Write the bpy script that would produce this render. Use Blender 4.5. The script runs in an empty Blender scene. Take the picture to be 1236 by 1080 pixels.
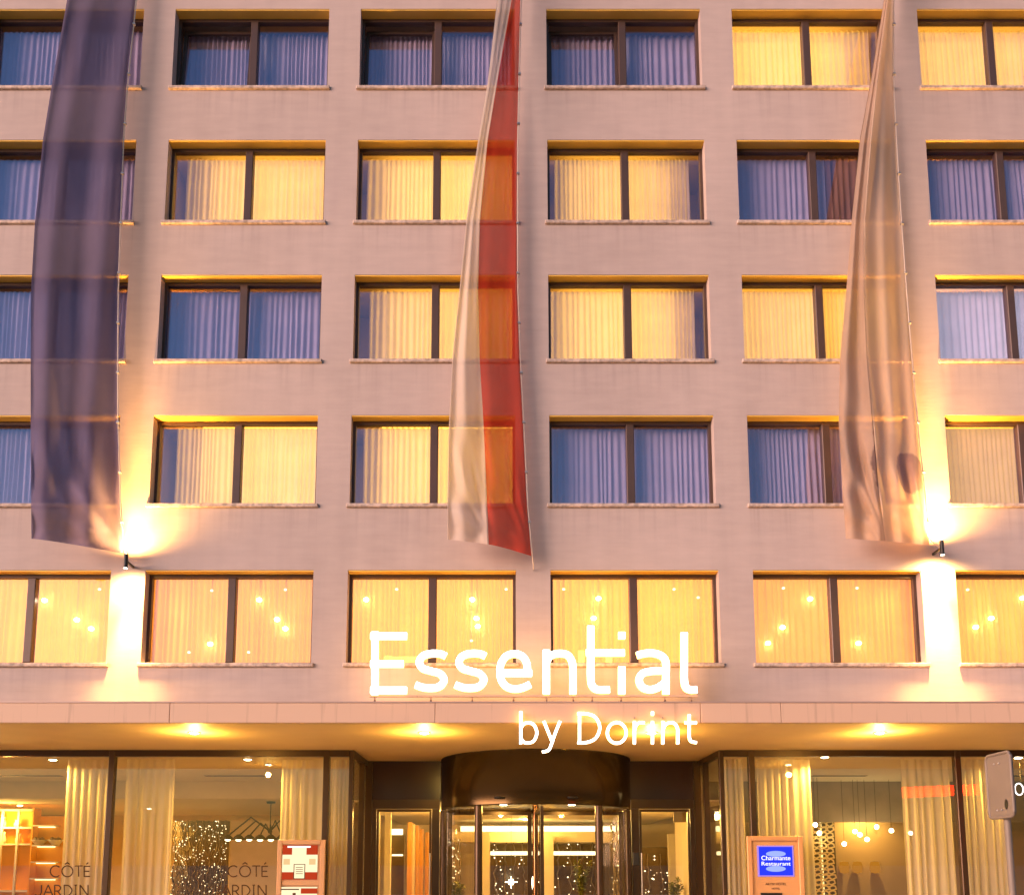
import bpy, math, random
from mathutils import Vector, Matrix
random.seed(7)
R = math.radians
S = bpy.context.scene
COL = S.collection

# ------------------------------------------------------------------ camera, sky, sun, exposure
F_PX, TILT, PX, PY, CZ = 1064.0, R(7.4), 605.0, 904.0, 1.65
cam_d = bpy.data.cameras.new('camera')
cam = bpy.data.objects.new('camera', cam_d); COL.objects.link(cam)
cam.location = (0, 0, CZ); cam.rotation_euler = (math.pi/2 + TILT, 0, 0)
cam_d.sensor_fit = 'HORIZONTAL'; cam_d.sensor_width = 36.0
cam_d.lens = 36.0*F_PX/1236.0
cam_d.shift_x = (618-PX)/1236.0; cam_d.shift_y = (PY-540)/1236.0
cam_d.clip_start = 0.1; cam_d.clip_end = 2000
S.camera = cam

W = bpy.data.worlds.new('World'); S.world = W; W.use_nodes = True
wn = W.node_tree.nodes; wl = W.node_tree.links
sky = wn.new('ShaderNodeTexSky'); sky.sky_type = 'NISHITA'; sky.sun_disc = False
SUN_EL, SUN_AZ = R(3.0), R(237)           # just above the horizon, behind the viewer
sky.sun_elevation = SUN_EL; sky.sun_rotation = SUN_AZ
sky.air_density = 1.4; sky.dust_density = 0.6; sky.ozone_density = 4.0
bg = wn['Background']; wl.new(sky.outputs['Color'], bg.inputs['Color']); bg.inputs['Strength'].default_value = 0.15

sun_d = bpy.data.lights.new('sun', 'SUN'); sun_d.energy = 2.6; sun_d.angle = R(45); sun_d.color = (1.0, 0.66, 0.56)
sun = bpy.data.objects.new('sun', sun_d); COL.objects.link(sun)
sd = Vector((math.sin(SUN_AZ)*math.cos(SUN_EL), math.cos(SUN_AZ)*math.cos(SUN_EL), math.sin(SUN_EL)))
sun.rotation_euler = (sd).to_track_quat('Z', 'Y').to_euler(); sun.location = (0, -30, 30)

S.view_settings.view_transform = 'Standard'; S.view_settings.look = 'None'
S.view_settings.exposure = 1.95; S.view_settings.gamma = 1.0
try: S.view_settings.use_curve_mapping = False
except Exception: pass
S.render.engine = 'CYCLES'
cy = S.cycles
cy.use_denoising = True
cy.max_bounces = 10; cy.diffuse_bounces = 4; cy.glossy_bounces = 4; cy.transmission_bounces = 6; cy.transparent_max_bounces = 24
cy.caustics_reflective = False; cy.caustics_refractive = False
cy.sample_clamp_indirect = 4.0

# ------------------------------------------------------------------ helpers
def P(x, y, Y):
    """World point that stands at depth Y on the sight line of photo pixel (x, y)."""
    r = (x-PX)/F_PX; u = (PY-y)/F_PX
    dy = math.cos(TILT)-u*math.sin(TILT); dz = math.sin(TILT)+u*math.cos(TILT)
    k = Y/dy
    return Vector((r*k, Y, CZ+dz*k))

class MB:
    def __init__(self): self.v = []; self.f = []; self.m = []; self.s = []
    def add(self, vs, fs, m=0, smooth=False):
        b = len(self.v); self.v += [tuple(p) for p in vs]
        for q in fs:
            self.f.append([b+i for i in q]); self.m.append(m); self.s.append(smooth)
        return self
    def box(self, x0, x1, y0, y1, z0, z1, m=0, M=None):
        vs = [(x, y, z) for z in (z0, z1) for y in (y0, y1) for x in (x0, x1)]
        if M: vs = [M @ Vector(p) for p in vs]
        return self.add(vs, [(0,2,3,1),(4,5,7,6),(0,1,5,4),(1,3,7,5),(3,2,6,7),(2,0,4,6)], m)
    def bevbox(self, x0, x1, y0, y1, z0, z1, b=0.01, m=0):
        """box with its front (-Y) edges chamfered"""
        vs = [(x0,y1,z0),(x1,y1,z0),(x1,y1,z1),(x0,y1,z1),
              (x0,y0+b,z0),(x1,y0+b,z0),(x1,y0+b,z1),(x0,y0+b,z1),
              (x0+b,y0,z0+b),(x1-b,y0,z0+b),(x1-b,y0,z1-b),(x0+b,y0,z1-b)]
        fs = [(0,3,2,1),(8,9,10,11)]
        for i in range(4):
            j = (i+1) % 4
            fs += [(i, j, 4+j, 4+i), (4+i, 4+j, 8+j, 8+i)]
        return self.add(vs, fs, m)
    def tube(self, pts, r, n=8, m=0, caps=True, r1=None):
        pts = [Vector(p) for p in pts]; rings = []
        for i, p in enumerate(pts):
            d = (pts[min(i+1, len(pts)-1)]-pts[max(i-1, 0)]).normalized()
            a = Vector((0,0,1)) if abs(d.z) < .9 else Vector((1,0,0))
            u = d.cross(a).normalized(); w = d.cross(u)
            rr = r if r1 is None else r+(r1-r)*i/(len(pts)-1)
            rings.append([p+u*math.cos(t*2*math.pi/n)*rr+w*math.sin(t*2*math.pi/n)*rr for t in range(n)])
        vs = [p for q in rings for p in q]; fs = []
        for i in range(len(pts)-1):
            for t in range(n):
                fs.append((i*n+t, i*n+(t+1) % n, (i+1)*n+(t+1) % n, (i+1)*n+t))
        self.add(vs, fs, m, True)
        if caps: self.add(rings[0], [tuple(range(n))], m); self.add(rings[-1], [tuple(reversed(range(n)))], m)
        return self
    def lathe(self, cx, cy, prof, n=24, m=0, a0=0, a1=2*math.pi, smooth=True):
        full = abs(a1-a0-2*math.pi) < 1e-6; k = n if full else n+1
        vs = []; fs = []
        for r, z in prof:
            for t in range(k):
                a = a0+(a1-a0)*t/n; vs.append((cx+r*math.cos(a), cy+r*math.sin(a), z))
        for i in range(len(prof)-1):
            for t in range(n):
                t2 = (t+1) % k; fs.append((i*k+t, i*k+t2, (i+1)*k+t2, (i+1)*k+t))
        return self.add(vs, fs, m, smooth)
    def ball(self, c, r, n=10, m=0, sz=1.0):
        prof = [(max(r*math.sin(math.pi*i/6), 1e-4), c[2]-r*sz*math.cos(math.pi*i/6)) for i in range(7)]
        return self.lathe(c[0], c[1], prof, n, m)
    def octa(self, c, r, m=0):
        x, y, z = c
        return self.add([(x+r,y,z),(x-r,y,z),(x,y+r,z),(x,y-r,z),(x,y,z+r),(x,y,z-r)],
                        [(0,2,4),(2,1,4),(1,3,4),(3,0,4),(2,0,5),(1,2,5),(3,1,5),(0,3,5)], m)
    def stroke(self, pts, w, y0, d, mf=0, ms=1, closed=False):
        """ribbon of width w along pts (x, z), extruded from y0 (front) back by d: an extruded letter stroke"""
        pts = [Vector((p[0], p[1])) for p in pts]; n = len(pts); L = []; Rr = []
        for i in range(n):
            if closed: a, b = pts[(i-1) % n], pts[(i+1) % n]
            else: a, b = pts[max(i-1, 0)], pts[min(i+1, n-1)]
            t = (b-a).normalized(); nn = Vector((-t.y, t.x))
            sc = 1.0
            if closed or 0 < i < n-1:
                t1 = (pts[i]-pts[(i-1) % n]).normalized(); c = abs(t1.dot(t)); sc = 1/max(c, .75)
            L.append(pts[i]+nn*w/2*sc); Rr.append(pts[i]-nn*w/2*sc)
        vs = [(p.x, y0, p.y) for p in L]+[(p.x, y0, p.y) for p in Rr]+[(p.x, y0+d, p.y) for p in L]+[(p.x, y0+d, p.y) for p in Rr]
        ff = []; fs = []
        for i in range(n if closed else n-1):
            j = (i+1) % n
            ff.append((i, n+i, n+j, j))
            fs += [(2*n+i, 2*n+j, 3*n+j, 3*n+i), (i, j, 2*n+j, 2*n+i), (n+i, 3*n+i, 3*n+j, n+j)]
        if not closed: fs += [(0, 2*n, 3*n, n), (n-1, 2*n-1, 4*n-1, 3*n-1)]
        b = len(self.v)
        self.add(vs, ff, mf)
        for q in fs: self.f.append([b+i for i in q]); self.m.append(ms); self.s.append(False)
        return self
    def mesh(self, name, mats, off=(0,0,0)):
        me = bpy.data.meshes.new(name)
        me.from_pydata([(x-off[0], y-off[1], z-off[2]) for x, y, z in self.v], [], self.f)
        for m in (mats if isinstance(mats, (list, tuple)) else [mats]): me.materials.append(m)
        me.polygons.foreach_set('material_index', self.m); me.polygons.foreach_set('use_smooth', self.s)
        me.update()
        return me

def smooth_path(pts, k=6):
    """Catmull-Rom through pts (tuples of any length)"""
    out = []; n = len(pts)
    for i in range(n-1):
        p0, p1, p2, p3 = pts[max(i-1, 0)], pts[i], pts[i+1], pts[min(i+2, n-1)]
        for s in range(k):
            t = s/k
            out.append(tuple(.5*((2*b)+(-a+c)*t+(2*a-5*b+4*c-d)*t*t+(-a+3*b-3*c+d)*t**3) for a, b, c, d in zip(p0, p1, p2, p3)))
    out.append(tuple(pts[-1])); return out

def lerp_tab(tab, y):
    if y <= tab[0][0]: return tab[0][1]
    for (a, b), (c, d) in zip(tab, tab[1:]):
        if y <= c: return b+(d-b)*(y-a)/(c-a)
    return tab[-1][1]

def thing(name, label, cat, loc=(0,0,0), group=None):
    o = bpy.data.objects.new(name, None); COL.objects.link(o); o.location = loc
    o.empty_display_size = .2
    o['label'] = label; o['category'] = cat
    if group: o['group'] = group
    o['kind'] = 'thing'
    return o
def wloc(o):
    v = Vector((0,0,0))
    while o: v += o.location; o = o.parent
    return v
def part(name, mb, mats, parent, label=None, at=None):
    """mesh child of parent; mb is in world coordinates"""
    base = wloc(parent); org = Vector(at) if at is not None else base
    o = bpy.data.objects.new(name, mb.mesh(name, mats, org)); COL.objects.link(o)
    o.parent = parent; o.location = org-base
    if label: o['label'] = label
    return o
def single(name, mb, mats, label, cat, loc, group=None):
    o = bpy.data.objects.new(name, mb.mesh(name, mats, loc)); COL.objects.link(o); o.location = loc
    o['label'] = label; o['category'] = cat; o['kind'] = 'thing'
    if group: o['group'] = group
    return o
def share(name, me, parent, loc=(0,0,0), label=None):
    o = bpy.data.objects.new(name, me); COL.objects.link(o); o.parent = parent; o.location = loc
    if label: o['label'] = label
    return o
def structure(name, mb, mats):
    o = bpy.data.objects.new(name, mb.mesh(name, mats)); COL.objects.link(o); o['kind'] = 'structure'; return o
def lamp(name, kind, parent, loc, energy, color, radius=.04, rot=None, spot=None, blend=.6):
    d = bpy.data.lights.new(name, kind); d.energy = energy; d.color = color; d.shadow_soft_size = radius
    if kind == 'SPOT': d.spot_size = spot; d.spot_blend = blend
    o = bpy.data.objects.new(name, d); COL.objects.link(o); o.parent = parent; o.location = Vector(loc)-wloc(parent)
    if rot: o.rotation_euler = rot
    return o

# ------------------------------------------------------------------ materials
def new_mat(name):
    m = bpy.data.materials.new(name); m.use_nodes = True
    return m, m.node_tree.nodes, m.node_tree.links
def pbsdf(name, col, rough=.6, metal=0.0, var=0.0, vscale=3.0, bump=0.0, bscale=40.0, spec=.5, stretch=None):
    m, n, l = new_mat(name); b = n['Principled BSDF']
    b.inputs['Base Color'].default_value = (*col, 1); b.inputs['Roughness'].default_value = rough; b.inputs['Metallic'].default_value = metal
    b.inputs['Specular IOR Level'].default_value = spec
    tc = n.new('ShaderNodeTexCoord'); mp = n.new('ShaderNodeMapping'); l.new(tc.outputs['Object'], mp.inputs['Vector'])
    if stretch: mp.inputs['Scale'].default_value = stretch
    if var:
        t = n.new('ShaderNodeTexNoise'); t.inputs['Scale'].default_value = vscale; t.inputs['Detail'].default_value = 6
        l.new(mp.outputs[0], t.inputs['Vector'])
        r = n.new('ShaderNodeMapRange'); r.inputs['To Min'].default_value = 1-var; r.inputs['To Max'].default_value = 1+var
        r.inputs['From Min'].default_value = .3; r.inputs['From Max'].default_value = .7
        l.new(t.outputs['Fac'], r.inputs['Value'])
        x = n.new('ShaderNodeMix'); x.data_type = 'RGBA'; x.blend_type = 'MULTIPLY'; x.inputs['Factor'].default_value = 1
        x.inputs['A'].default_value = (*col, 1); l.new(r.outputs['Result'], x.inputs['B']); l.new(x.outputs['Result'], b.inputs['Base Color'])
    if bump:
        t2 = n.new('ShaderNodeTexNoise'); t2.inputs['Scale'].default_value = bscale; t2.inputs['Detail'].default_value = 4
        l.new(mp.outputs[0], t2.inputs['Vector'])
        bp = n.new('ShaderNodeBump'); bp.inputs['Strength'].default_value = bump; bp.inputs['Distance'].default_value = .01
        l.new(t2.outputs['Fac'], bp.inputs['Height']); l.new(bp.outputs['Normal'], b.inputs['Normal'])
    return m
def emit(name, col, strength):
    m, n, l = new_mat(name); n.remove(n['Principled BSDF']); e = n.new('ShaderNodeEmission')
    e.inputs['Color'].default_value = (*col, 1); e.inputs['Strength'].default_value = strength
    l.new(e.outputs[0], n['Material Output'].inputs['Surface']); return m
def glass(name, tint, refl, rough=0.0, wob=0.0, rcol=(1, 1, 1)):
    """clear pane: tinted transmission plus a Fresnel-weighted mirror coat"""
    m, n, l = new_mat(name); n.remove(n['Principled BSDF'])
    t = n.new('ShaderNodeBsdfTransparent'); t.inputs['Color'].default_value = (*tint, 1)
    g = n.new('ShaderNodeBsdfGlossy'); g.inputs['Roughness'].default_value = rough; g.inputs['Color'].default_value = (*rcol, 1)
    lw = n.new('ShaderNodeLayerWeight'); lw.inputs['Blend'].default_value = .5
    pw = n.new('ShaderNodeMath'); pw.operation = 'POWER'; pw.inputs[1].default_value = 5; l.new(lw.outputs['Facing'], pw.inputs[0])
    ad = n.new('ShaderNodeMath'); ad.operation = 'MULTIPLY_ADD'; ad.use_clamp = True; ad.inputs[1].default_value = .9; ad.inputs[2].default_value = refl+.035
    l.new(pw.outputs[0], ad.inputs[0])
    if wob:
        tc = n.new('ShaderNodeTexCoord'); nz = n.new('ShaderNodeTexNoise'); nz.inputs['Scale'].default_value = .9
        l.new(tc.outputs['Object'], nz.inputs['Vector'])
        bp = n.new('ShaderNodeBump'); bp.inputs['Strength'].default_value = wob; bp.inputs['Distance'].default_value = .05
        l.new(nz.outputs['Fac'], bp.inputs['Height']); l.new(bp.outputs['Normal'], g.inputs['Normal'])
    x = n.new('ShaderNodeMixShader'); l.new(ad.outputs[0], x.inputs['Fac']); l.new(t.outputs[0], x.inputs[1]); l.new(g.outputs[0], x.inputs[2])
    l.new(x.outputs[0], n['Material Output'].inputs['Surface']); return m
def cloth(name, col, trans=.45, clear=.1, weave=0.0, var=.06, stretch=(1,1,1)):
    """thin woven cloth: reflects, lets light through, and shows a little of what is behind"""
    m, n, l = new_mat(name); n.remove(n['Principled BSDF'])
    d = n.new('ShaderNodeBsdfDiffuse'); t = n.new('ShaderNodeBsdfTranslucent'); c = n.new('ShaderNodeBsdfTransparent')
    tc = n.new('ShaderNodeTexCoord'); mp = n.new('ShaderNodeMapping'); mp.inputs['Scale'].default_value = stretch
    l.new(tc.outputs['Object'], mp.inputs['Vector'])
    nz = n.new('ShaderNodeTexNoise'); nz.inputs['Scale'].default_value = 2.2; nz.inputs['Detail'].default_value = 5; l.new(mp.outputs[0], nz.inputs['Vector'])
    r = n.new('ShaderNodeMapRange'); r.inputs['From Min'].default_value = .3; r.inputs['From Max'].default_value = .7
    r.inputs['To Min'].default_value = 1-var; r.inputs['To Max'].default_value = 1+var; l.new(nz.outputs['Fac'], r.inputs['Value'])
    mx = n.new('ShaderNodeMix'); mx.data_type = 'RGBA'; mx.blend_type = 'MULTIPLY'; mx.inputs['Factor'].default_value = 1
    mx.inputs['A'].default_value = (*col, 1); l.new(r.outputs['Result'], mx.inputs['B'])
    l.new(mx.outputs['Result'], d.inputs['Color']); l.new(mx.outputs['Result'], t.inputs['Color'])
    a = n.new('ShaderNodeMixShader'); a.inputs['Fac'].default_value = trans; l.new(d.outputs[0], a.inputs[1]); l.new(t.outputs[0], a.inputs[2])
    b = n.new('ShaderNodeMixShader'); b.inputs['Fac'].default_value = clear; l.new(a.outputs[0], b.inputs[1]); l.new(c.outputs[0], b.inputs[2])
    l.new(b.outputs[0], n['Material Output'].inputs['Surface']); return m

def facade_mat():
    m, n, l = new_mat('painted_brick'); b = n['Principled BSDF']; b.inputs['Roughness'].default_value = .85; b.inputs['Specular IOR Level'].default_value = .2
    tc = n.new('ShaderNodeTexCoord')
    sp = n.new('ShaderNodeSeparateXYZ'); l.new(tc.outputs['Object'], sp.inputs[0])
    cb = n.new('ShaderNodeCombineXYZ'); l.new(sp.outputs['X'], cb.inputs['X']); l.new(sp.outputs['Z'], cb.inputs['Y']); l.new(sp.outputs['Y'], cb.inputs['Z'])
    br = n.new('ShaderNodeTexBrick'); br.inputs['Scale'].default_value = 1.0
    br.inputs['Brick Width'].default_value = .25; br.inputs['Row Height'].default_value = .075; br.inputs['Mortar Size'].default_value = .006
    br.inputs['Color1'].default_value = (1,1,1,1); br.inputs['Color2'].default_value = (.9,.9,.9,1); br.inputs['Mortar'].default_value = (.84,.84,.84,1)
    l.new(cb.outputs[0], br.inputs['Vector'])
    def noise(scale, detail, vec, stretch=None):
        t = n.new('ShaderNodeTexNoise'); t.inputs['Scale'].default_value = scale; t.inputs['Detail'].default_value = detail
        if stretch:
            mp = n.new('ShaderNodeMapping'); mp.inputs['Scale'].default_value = stretch; l.new(vec, mp.inputs['Vector']); vec = mp.outputs[0]
        l.new(vec, t.inputs['Vector']); return t.outputs['Fac']
    def rng(v, a, c, f0=.3, f1=.7):
        r = n.new('ShaderNodeMapRange'); r.inputs['From Min'].default_value = f0; r.inputs['From Max'].default_value = f1
        r.inputs['To Min'].default_value = a; r.inputs['To Max'].default_value = c; l.new(v, r.inputs['Value']); return r.outputs['Result']
    def mul(a, c):
        x = n.new('ShaderNodeMath'); x.operation = 'MULTIPLY'; l.new(a, x.inputs[0]); l.new(c, x.inputs[1]); return x.outputs[0]
    o = tc.outputs['Object']
    k = mul(rng(noise(.35, 5, o), .93, 1.06), rng(noise(3.2, 7, o, (.5, 1, 2.2)), .955, 1.045))
    k = mul(k, rng(noise(1.1, 6, o, (3.0, 1, .22)), .955, 1.03))     # rain streaks running down
    # drip stains that start under the window sills
    def mth(o_, a, c=None):
        q = n.new('ShaderNodeMath'); q.operation = o_
        for i_, v in enumerate((a, c)):
            if v is None: continue
            if isinstance(v, (int, float)): q.inputs[i_].default_value = v
            else: l.new(v, q.inputs[i_])
        return q.outputs[0]
    below = mth('FLOORED_MODULO', mth('SUBTRACT', 8.19, sp.outputs['Z']), 2.868)
    fade = rng(below, 1.0, 0.0, 0.0, .75)
    inx = mth('LESS_THAN', mth('FLOORED_MODULO', mth('SUBTRACT', sp.outputs['X'], -6.56), 3.71), 3.16)
    drip = rng(noise(1.3, 6, o, (7.0, 1, .16)), 0.0, 1.0, .50, .72)
    k = mul(k, mth('SUBTRACT', 1.0, mth('MULTIPLY', mth('MULTIPLY', fade, inx), mth('MULTIPLY', drip, .15))))
    x = n.new('ShaderNodeMix'); x.data_type = 'RGBA'; x.blend_type = 'MULTIPLY'; x.inputs['Factor'].default_value = 1
    x.inputs['A'].default_value = (.475, .38, .335, 1); l.new(k, x.inputs['B'])
    y = n.new('ShaderNodeMix'); y.data_type = 'RGBA'; y.blend_type = 'MULTIPLY'; y.inputs['Factor'].default_value = .13
    l.new(x.outputs['Result'], y.inputs['A']); l.new(br.outputs['Color'], y.inputs['B']); l.new(y.outputs['Result'], b.inputs['Base Color'])
    h = n.new('ShaderNodeMath'); h.operation = 'ADD'; l.new(br.outputs['Color'], h.inputs[0]); l.new(rng(noise(14, 5, o, (.4, 1, 2)), 0, .8, 0, 1), h.inputs[1])
    bp = n.new('ShaderNodeBump'); bp.inputs['Strength'].default_value = .28; bp.inputs['Distance'].default_value = .006
    l.new(h.outputs[0], bp.inputs['Height']); l.new(bp.outputs['Normal'], b.inputs['Normal'])
    return m

def streaked(name, col):
    """painted concrete with dark drip stains below its top edge"""
    m, n, l = new_mat(name); b = n['Principled BSDF']; b.inputs['Roughness'].default_value = .7
    tc = n.new('ShaderNodeTexCoord'); mp = n.new('ShaderNodeMapping'); mp.inputs['Scale'].default_value = (7, 1, .35); l.new(tc.outputs['Object'], mp.inputs['Vector'])
    t = n.new('ShaderNodeTexNoise'); t.inputs['Scale'].default_value = 1.6; t.inputs['Detail'].default_value = 6; l.new(mp.outputs[0], t.inputs['Vector'])
    r = n.new('ShaderNodeMapRange'); r.inputs['From Min'].default_value = .58; r.inputs['From Max'].default_value = .74; r.inputs['To Min'].default_value = 1; r.inputs['To Max'].default_value = .78
    l.new(t.outputs['Fac'], r.inputs['Value'])
    x = n.new('ShaderNodeMix'); x.data_type = 'RGBA'; x.blend_type = 'MULTIPLY'; x.inputs['Factor'].default_value = 1
    x.inputs['A'].default_value = (*col, 1); l.new(r.outputs['Result'], x.inputs['B']); l.new(x.outputs['Result'], b.inputs['Base Color'])
    return m

def wood(name, a, c, scale=(9, 9, .7)):
    m, n, l = new_mat(name); b = n['Principled BSDF']; b.inputs['Roughness'].default_value = .45
    tc = n.new('ShaderNodeTexCoord'); mp = n.new('ShaderNodeMapping'); mp.inputs['Scale'].default_value = scale; l.new(tc.outputs['Object'], mp.inputs['Vector'])
    t = n.new('ShaderNodeTexNoise'); t.inputs['Scale'].default_value = 2; t.inputs['Detail'].default_value = 7; t.inputs['Distortion'].default_value = .6; l.new(mp.outputs[0], t.inputs['Vector'])
    x = n.new('ShaderNodeMix'); x.data_type = 'RGBA'; x.inputs['A'].default_value = (*a, 1); x.inputs['B'].default_value = (*c, 1)
    l.new(t.outputs['Fac'], x.inputs['Factor']); l.new(x.outputs['Result'], b.inputs['Base Color']); return m

WARM = (1.0, .59, .125)
M_wall = facade_mat()
M_lintel_lit = pbsdf('lintel_warm_underlight', (.88, .55, .09), .55, var=.06, vscale=2)  # warm light from below is put into the lintel colour
M_sill = pbsdf('sill_stone', (.48, .37, .30), .8, var=.40, vscale=12, bump=.3)
M_frame = pbsdf('brown_anodised_frame', (.085, .05, .036), .42, .2, var=.1)
M_shopframe = pbsdf('bronze_shopfront_frame', (.06, .032, .014), .32, .5, var=.1)
M_upglass = glass('solar_window_glass', (.90, .86, .93), .115, 0.0, .04, (1.0, .86, 1.0))
M_shopglass = glass('clear_shop_glass', (.97, .96, .92), .02, 0.0)
M_darkglass = pbsdf('dark_transom_glass', (.04, .018, .016), .2, 0, spec=.35)
M_cur_dark = cloth('unlit_net_curtain', (.82, .83, .88), .22, .03)  # net cloth for unlit rooms, cool dusk tone put into its colour
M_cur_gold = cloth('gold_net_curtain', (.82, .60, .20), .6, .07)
M_cur_lit = cloth('lit_net_curtain', (.80, .74, .58), .48, .06)  # same net cloth for lit rooms, lamplight warmth put into its colour
M_cur_hall = cloth('sheer_hall_curtain', (.82, .72, .52), .5, .14, stretch=(3, 3, .3))
M_roomw = pbsdf('room_wall_paint', (.55, .45, .36), .9)
M_canopy = streaked('canopy_paint', (.60, .40, .27))
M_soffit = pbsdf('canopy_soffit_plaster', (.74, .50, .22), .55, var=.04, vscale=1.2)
M_bronze = pbsdf('bronze_drum_sheet', (.06, .034, .008), .2, .75, var=.15, vscale=1.5)
M_white_em = emit('letter_face_light', (1.0, .96, .90), 2.6)
M_side_em = emit('letter_side_light', (1.0, .50, .12), 2.4)
M_metal = pbsdf('galvanised_metal', (.45, .42, .40), .4, .8, var=.1)
M_darkmetal = pbsdf('black_metal', (.02, .018, .016), .45, .4)
M_ceil = pbsdf('hall_ceiling', (.72, .60, .38), .8, var=.03)
M_hallwall = pbsdf('hall_wall', (.62, .48, .30), .85, var=.05)
M_lobbywall = pbsdf('lobby_white_wall', (.74, .64, .46), .7, var=.03)
M_floor = pbsdf('hall_floor_stone', (.33, .25, .17), .35, var=.12)
M_orangewood = wood('orange_wood', (.55, .22, .04), (.72, .34, .07))
M_shelfback = pbsdf('shelf_back_orange', (.88, .36, .012), .6, var=.05)
M_shelfwhite = pbsdf('shelf_white', (.8, .72, .55), .5)
M_bulb = emit('bulb_glow', (1.0, .83, .48), 12.0)
M_down = emit('downlight_glow', (1.0, .84, .52), 14.0)
M_cove = emit('cove_glow', (1.0, .82, .42), 1.0)
M_fairy = emit('fairy_bulb_glow', (1.0, .76, .42), 1.3)
M_twig = pbsdf('hanging_twigs', (.17, .12, .065), .8, var=.35, vscale=6)
M_leaf = pbsdf('plant_leaf', (.16, .17, .02), .55, var=.4, vscale=9)
M_pot = pbsdf('plant_pot', (.4, .3, .2), .6)
M_asphalt = pbsdf('asphalt', (.05, .05, .052), .85, var=.2, bump=.4, bscale=90)
M_pave = pbsdf('pavement_slabs', (.42, .38, .33), .8, var=.12, vscale=1.5, bump=.3)
M_kerb = pbsdf('kerb_stone', (.36, .34, .31), .8, var=.1)
M_ground = pbsdf('far_ground', (.12, .115, .10), .9, var=.2, vscale=.05)
M_roof = pbsdf('roof_felt', (.09, .085, .08), .9, var=.1)

# ------------------------------------------------------------------ ground, street
structure('ground', MB().add([(-900,-900,-.16),(900,-900,-.16),(900,900,-.16),(-900,900,-.16)], [(0,1,2,3)]), M_ground)
structure('road', MB().box(-120, 120, 2.5, 9.0, -.15, -.12), M_asphalt)
structure('pavement', MB().box(-60, 60, 9.15, 20.9, -.15, -.004), M_pave)
structure('kerb', MB().box(-60, 60, 9.0, 9.15, -.15, 0.0), M_kerb)
structure('far_pavement', MB().box(-60, 60, -8, 2.35, -.15, -.004), M_pave)
structure('far_kerb', MB().box(-60, 60, 2.35, 2.5, -.15, 0.0), M_kerb)

# ------------------------------------------------------------------ hotel building
YF = 15.6; YG = 18.7; YD = 20.7; ZS = 4.06; ZC = 4.41
hotel = thing('hotel_building', 'pink painted hotel facade with a grid of wide brown framed windows above a canopy', 'hotel', (0, YF, 0))
SP = 3.71; X0 = -6.52; WW = 3.08; WH = 1.74
COLS = list(range(-2, 6))                       # window columns; -1..4 are in the photo
ROWZ = {1: 16.876, 2: 13.974, 3: 11.11, 4: 8.255, 5: 5.247, 0: 19.8}
xs = [X0+SP*k for k in COLS]
gx = [xs[0]-1.4]; gz = [4.25]
for x in xs: gx += [x, x+WW]
gx.append(xs[-1]+WW+1.4)
for r in (5, 4, 3, 2, 1, 0): gz += [ROWZ[r], ROWZ[r]+WH]
gz.append(23.0)
wall = MB(); idx = {}
for j, z in enumerate(gz):
    for i, x in enumerate(gx):
        idx[i, j] = len(wall.v); wall.v.append((x, YF, z))
DR = .34
def wface(*q): wall.f.append(list(q)); wall.m.append(0); wall.s.append(False)
bidx = {}
def back(i, j):
    if (i, j) not in bidx:
        bidx[i, j] = len(wall.v); wall.v.append((gx[i], YF+DR, gz[j]))
    return bidx[i, j]
for j in range(len(gz)-1):
    for i in range(len(gx)-1):
        a, b, c, d = idx[i, j], idx[i+1, j], idx[i+1, j+1], idx[i, j+1]
        if i % 2 == 1 and j % 2 == 1:
            A, B, C_, D = back(i, j), back(i+1, j), back(i+1, j+1), back(i, j+1)
            wface(a, b, B, A); wface(b, c, C_, B); wface(c, d, D, C_); wface(d, a, A, D)
        else: wface(a, b, c, d)
# turn the corner and close the sides and the underside of the wall
e0 = len(wall.v); xl, xr = gx[0], gx[-1]; zb, zt = gz[0], gz[-1]
wall.v += [(xl, YF+DR, zb), (xr, YF+DR, zb), (xl, 34, zb), (xr, 34, zb), (xl, 34, zt), (xr, 34, zt)]
wface(idx[0, 0], e0, e0+1, idx[len(gx)-1, 0])
wface(*[idx[0, j] for j in range(len(gz))], e0+4, e0+2, e0)
wface(*[idx[len(gx)-1, j] for j in range(len(gz))], e0+5, e0+3, e0+1)
part('facade_wall', wall, M_wall, hotel)
part('roof', MB().box(xl, xr, YF+.01, 34, zt, zt+.3), M_roof, hotel)

# shared window meshes; origin = lower left corner of the opening in the facade plane
RV = .20
def wm(mb, name, mats): return mb.mesh(name, mats)
fr = MB(); T = .055
fr.box(0, WW, RV, RV+.10, 0, T).box(0, WW, RV, RV+.10, WH-.085, WH).box(0, T, RV, RV+.10, T, WH-.085).box(WW-T, WW, RV, RV+.10, T, WH-.085)
me_frame = wm(fr, 'window', M_frame)
me_mull = wm(MB().bevbox(WW/2-.075, WW/2+.075, RV-.02, RV+.12, T, WH-.085, .012), 'mullion', M_frame)
def pane_mesh(x0, x1): return MB().box(x0, x1, RV+.045, RV+.057, T-.01, WH-.075)
me_panel = wm(pane_mesh(T-.01, WW/2-.07), 'pane', M_upglass); me_paner = wm(pane_mesh(WW/2+.07, WW-T+.01), 'pane', M_upglass)
me_sill = wm(MB().bevbox(-.05, WW+.05, -.05, RV+.02, -.075, -.003, .012), 'sill', M_sill)
me_lint = wm(MB().box(.003, WW-.003, .012, RV-.002, WH-.022, WH-.003), 'lintel_lining', M_lintel_lit)
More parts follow.
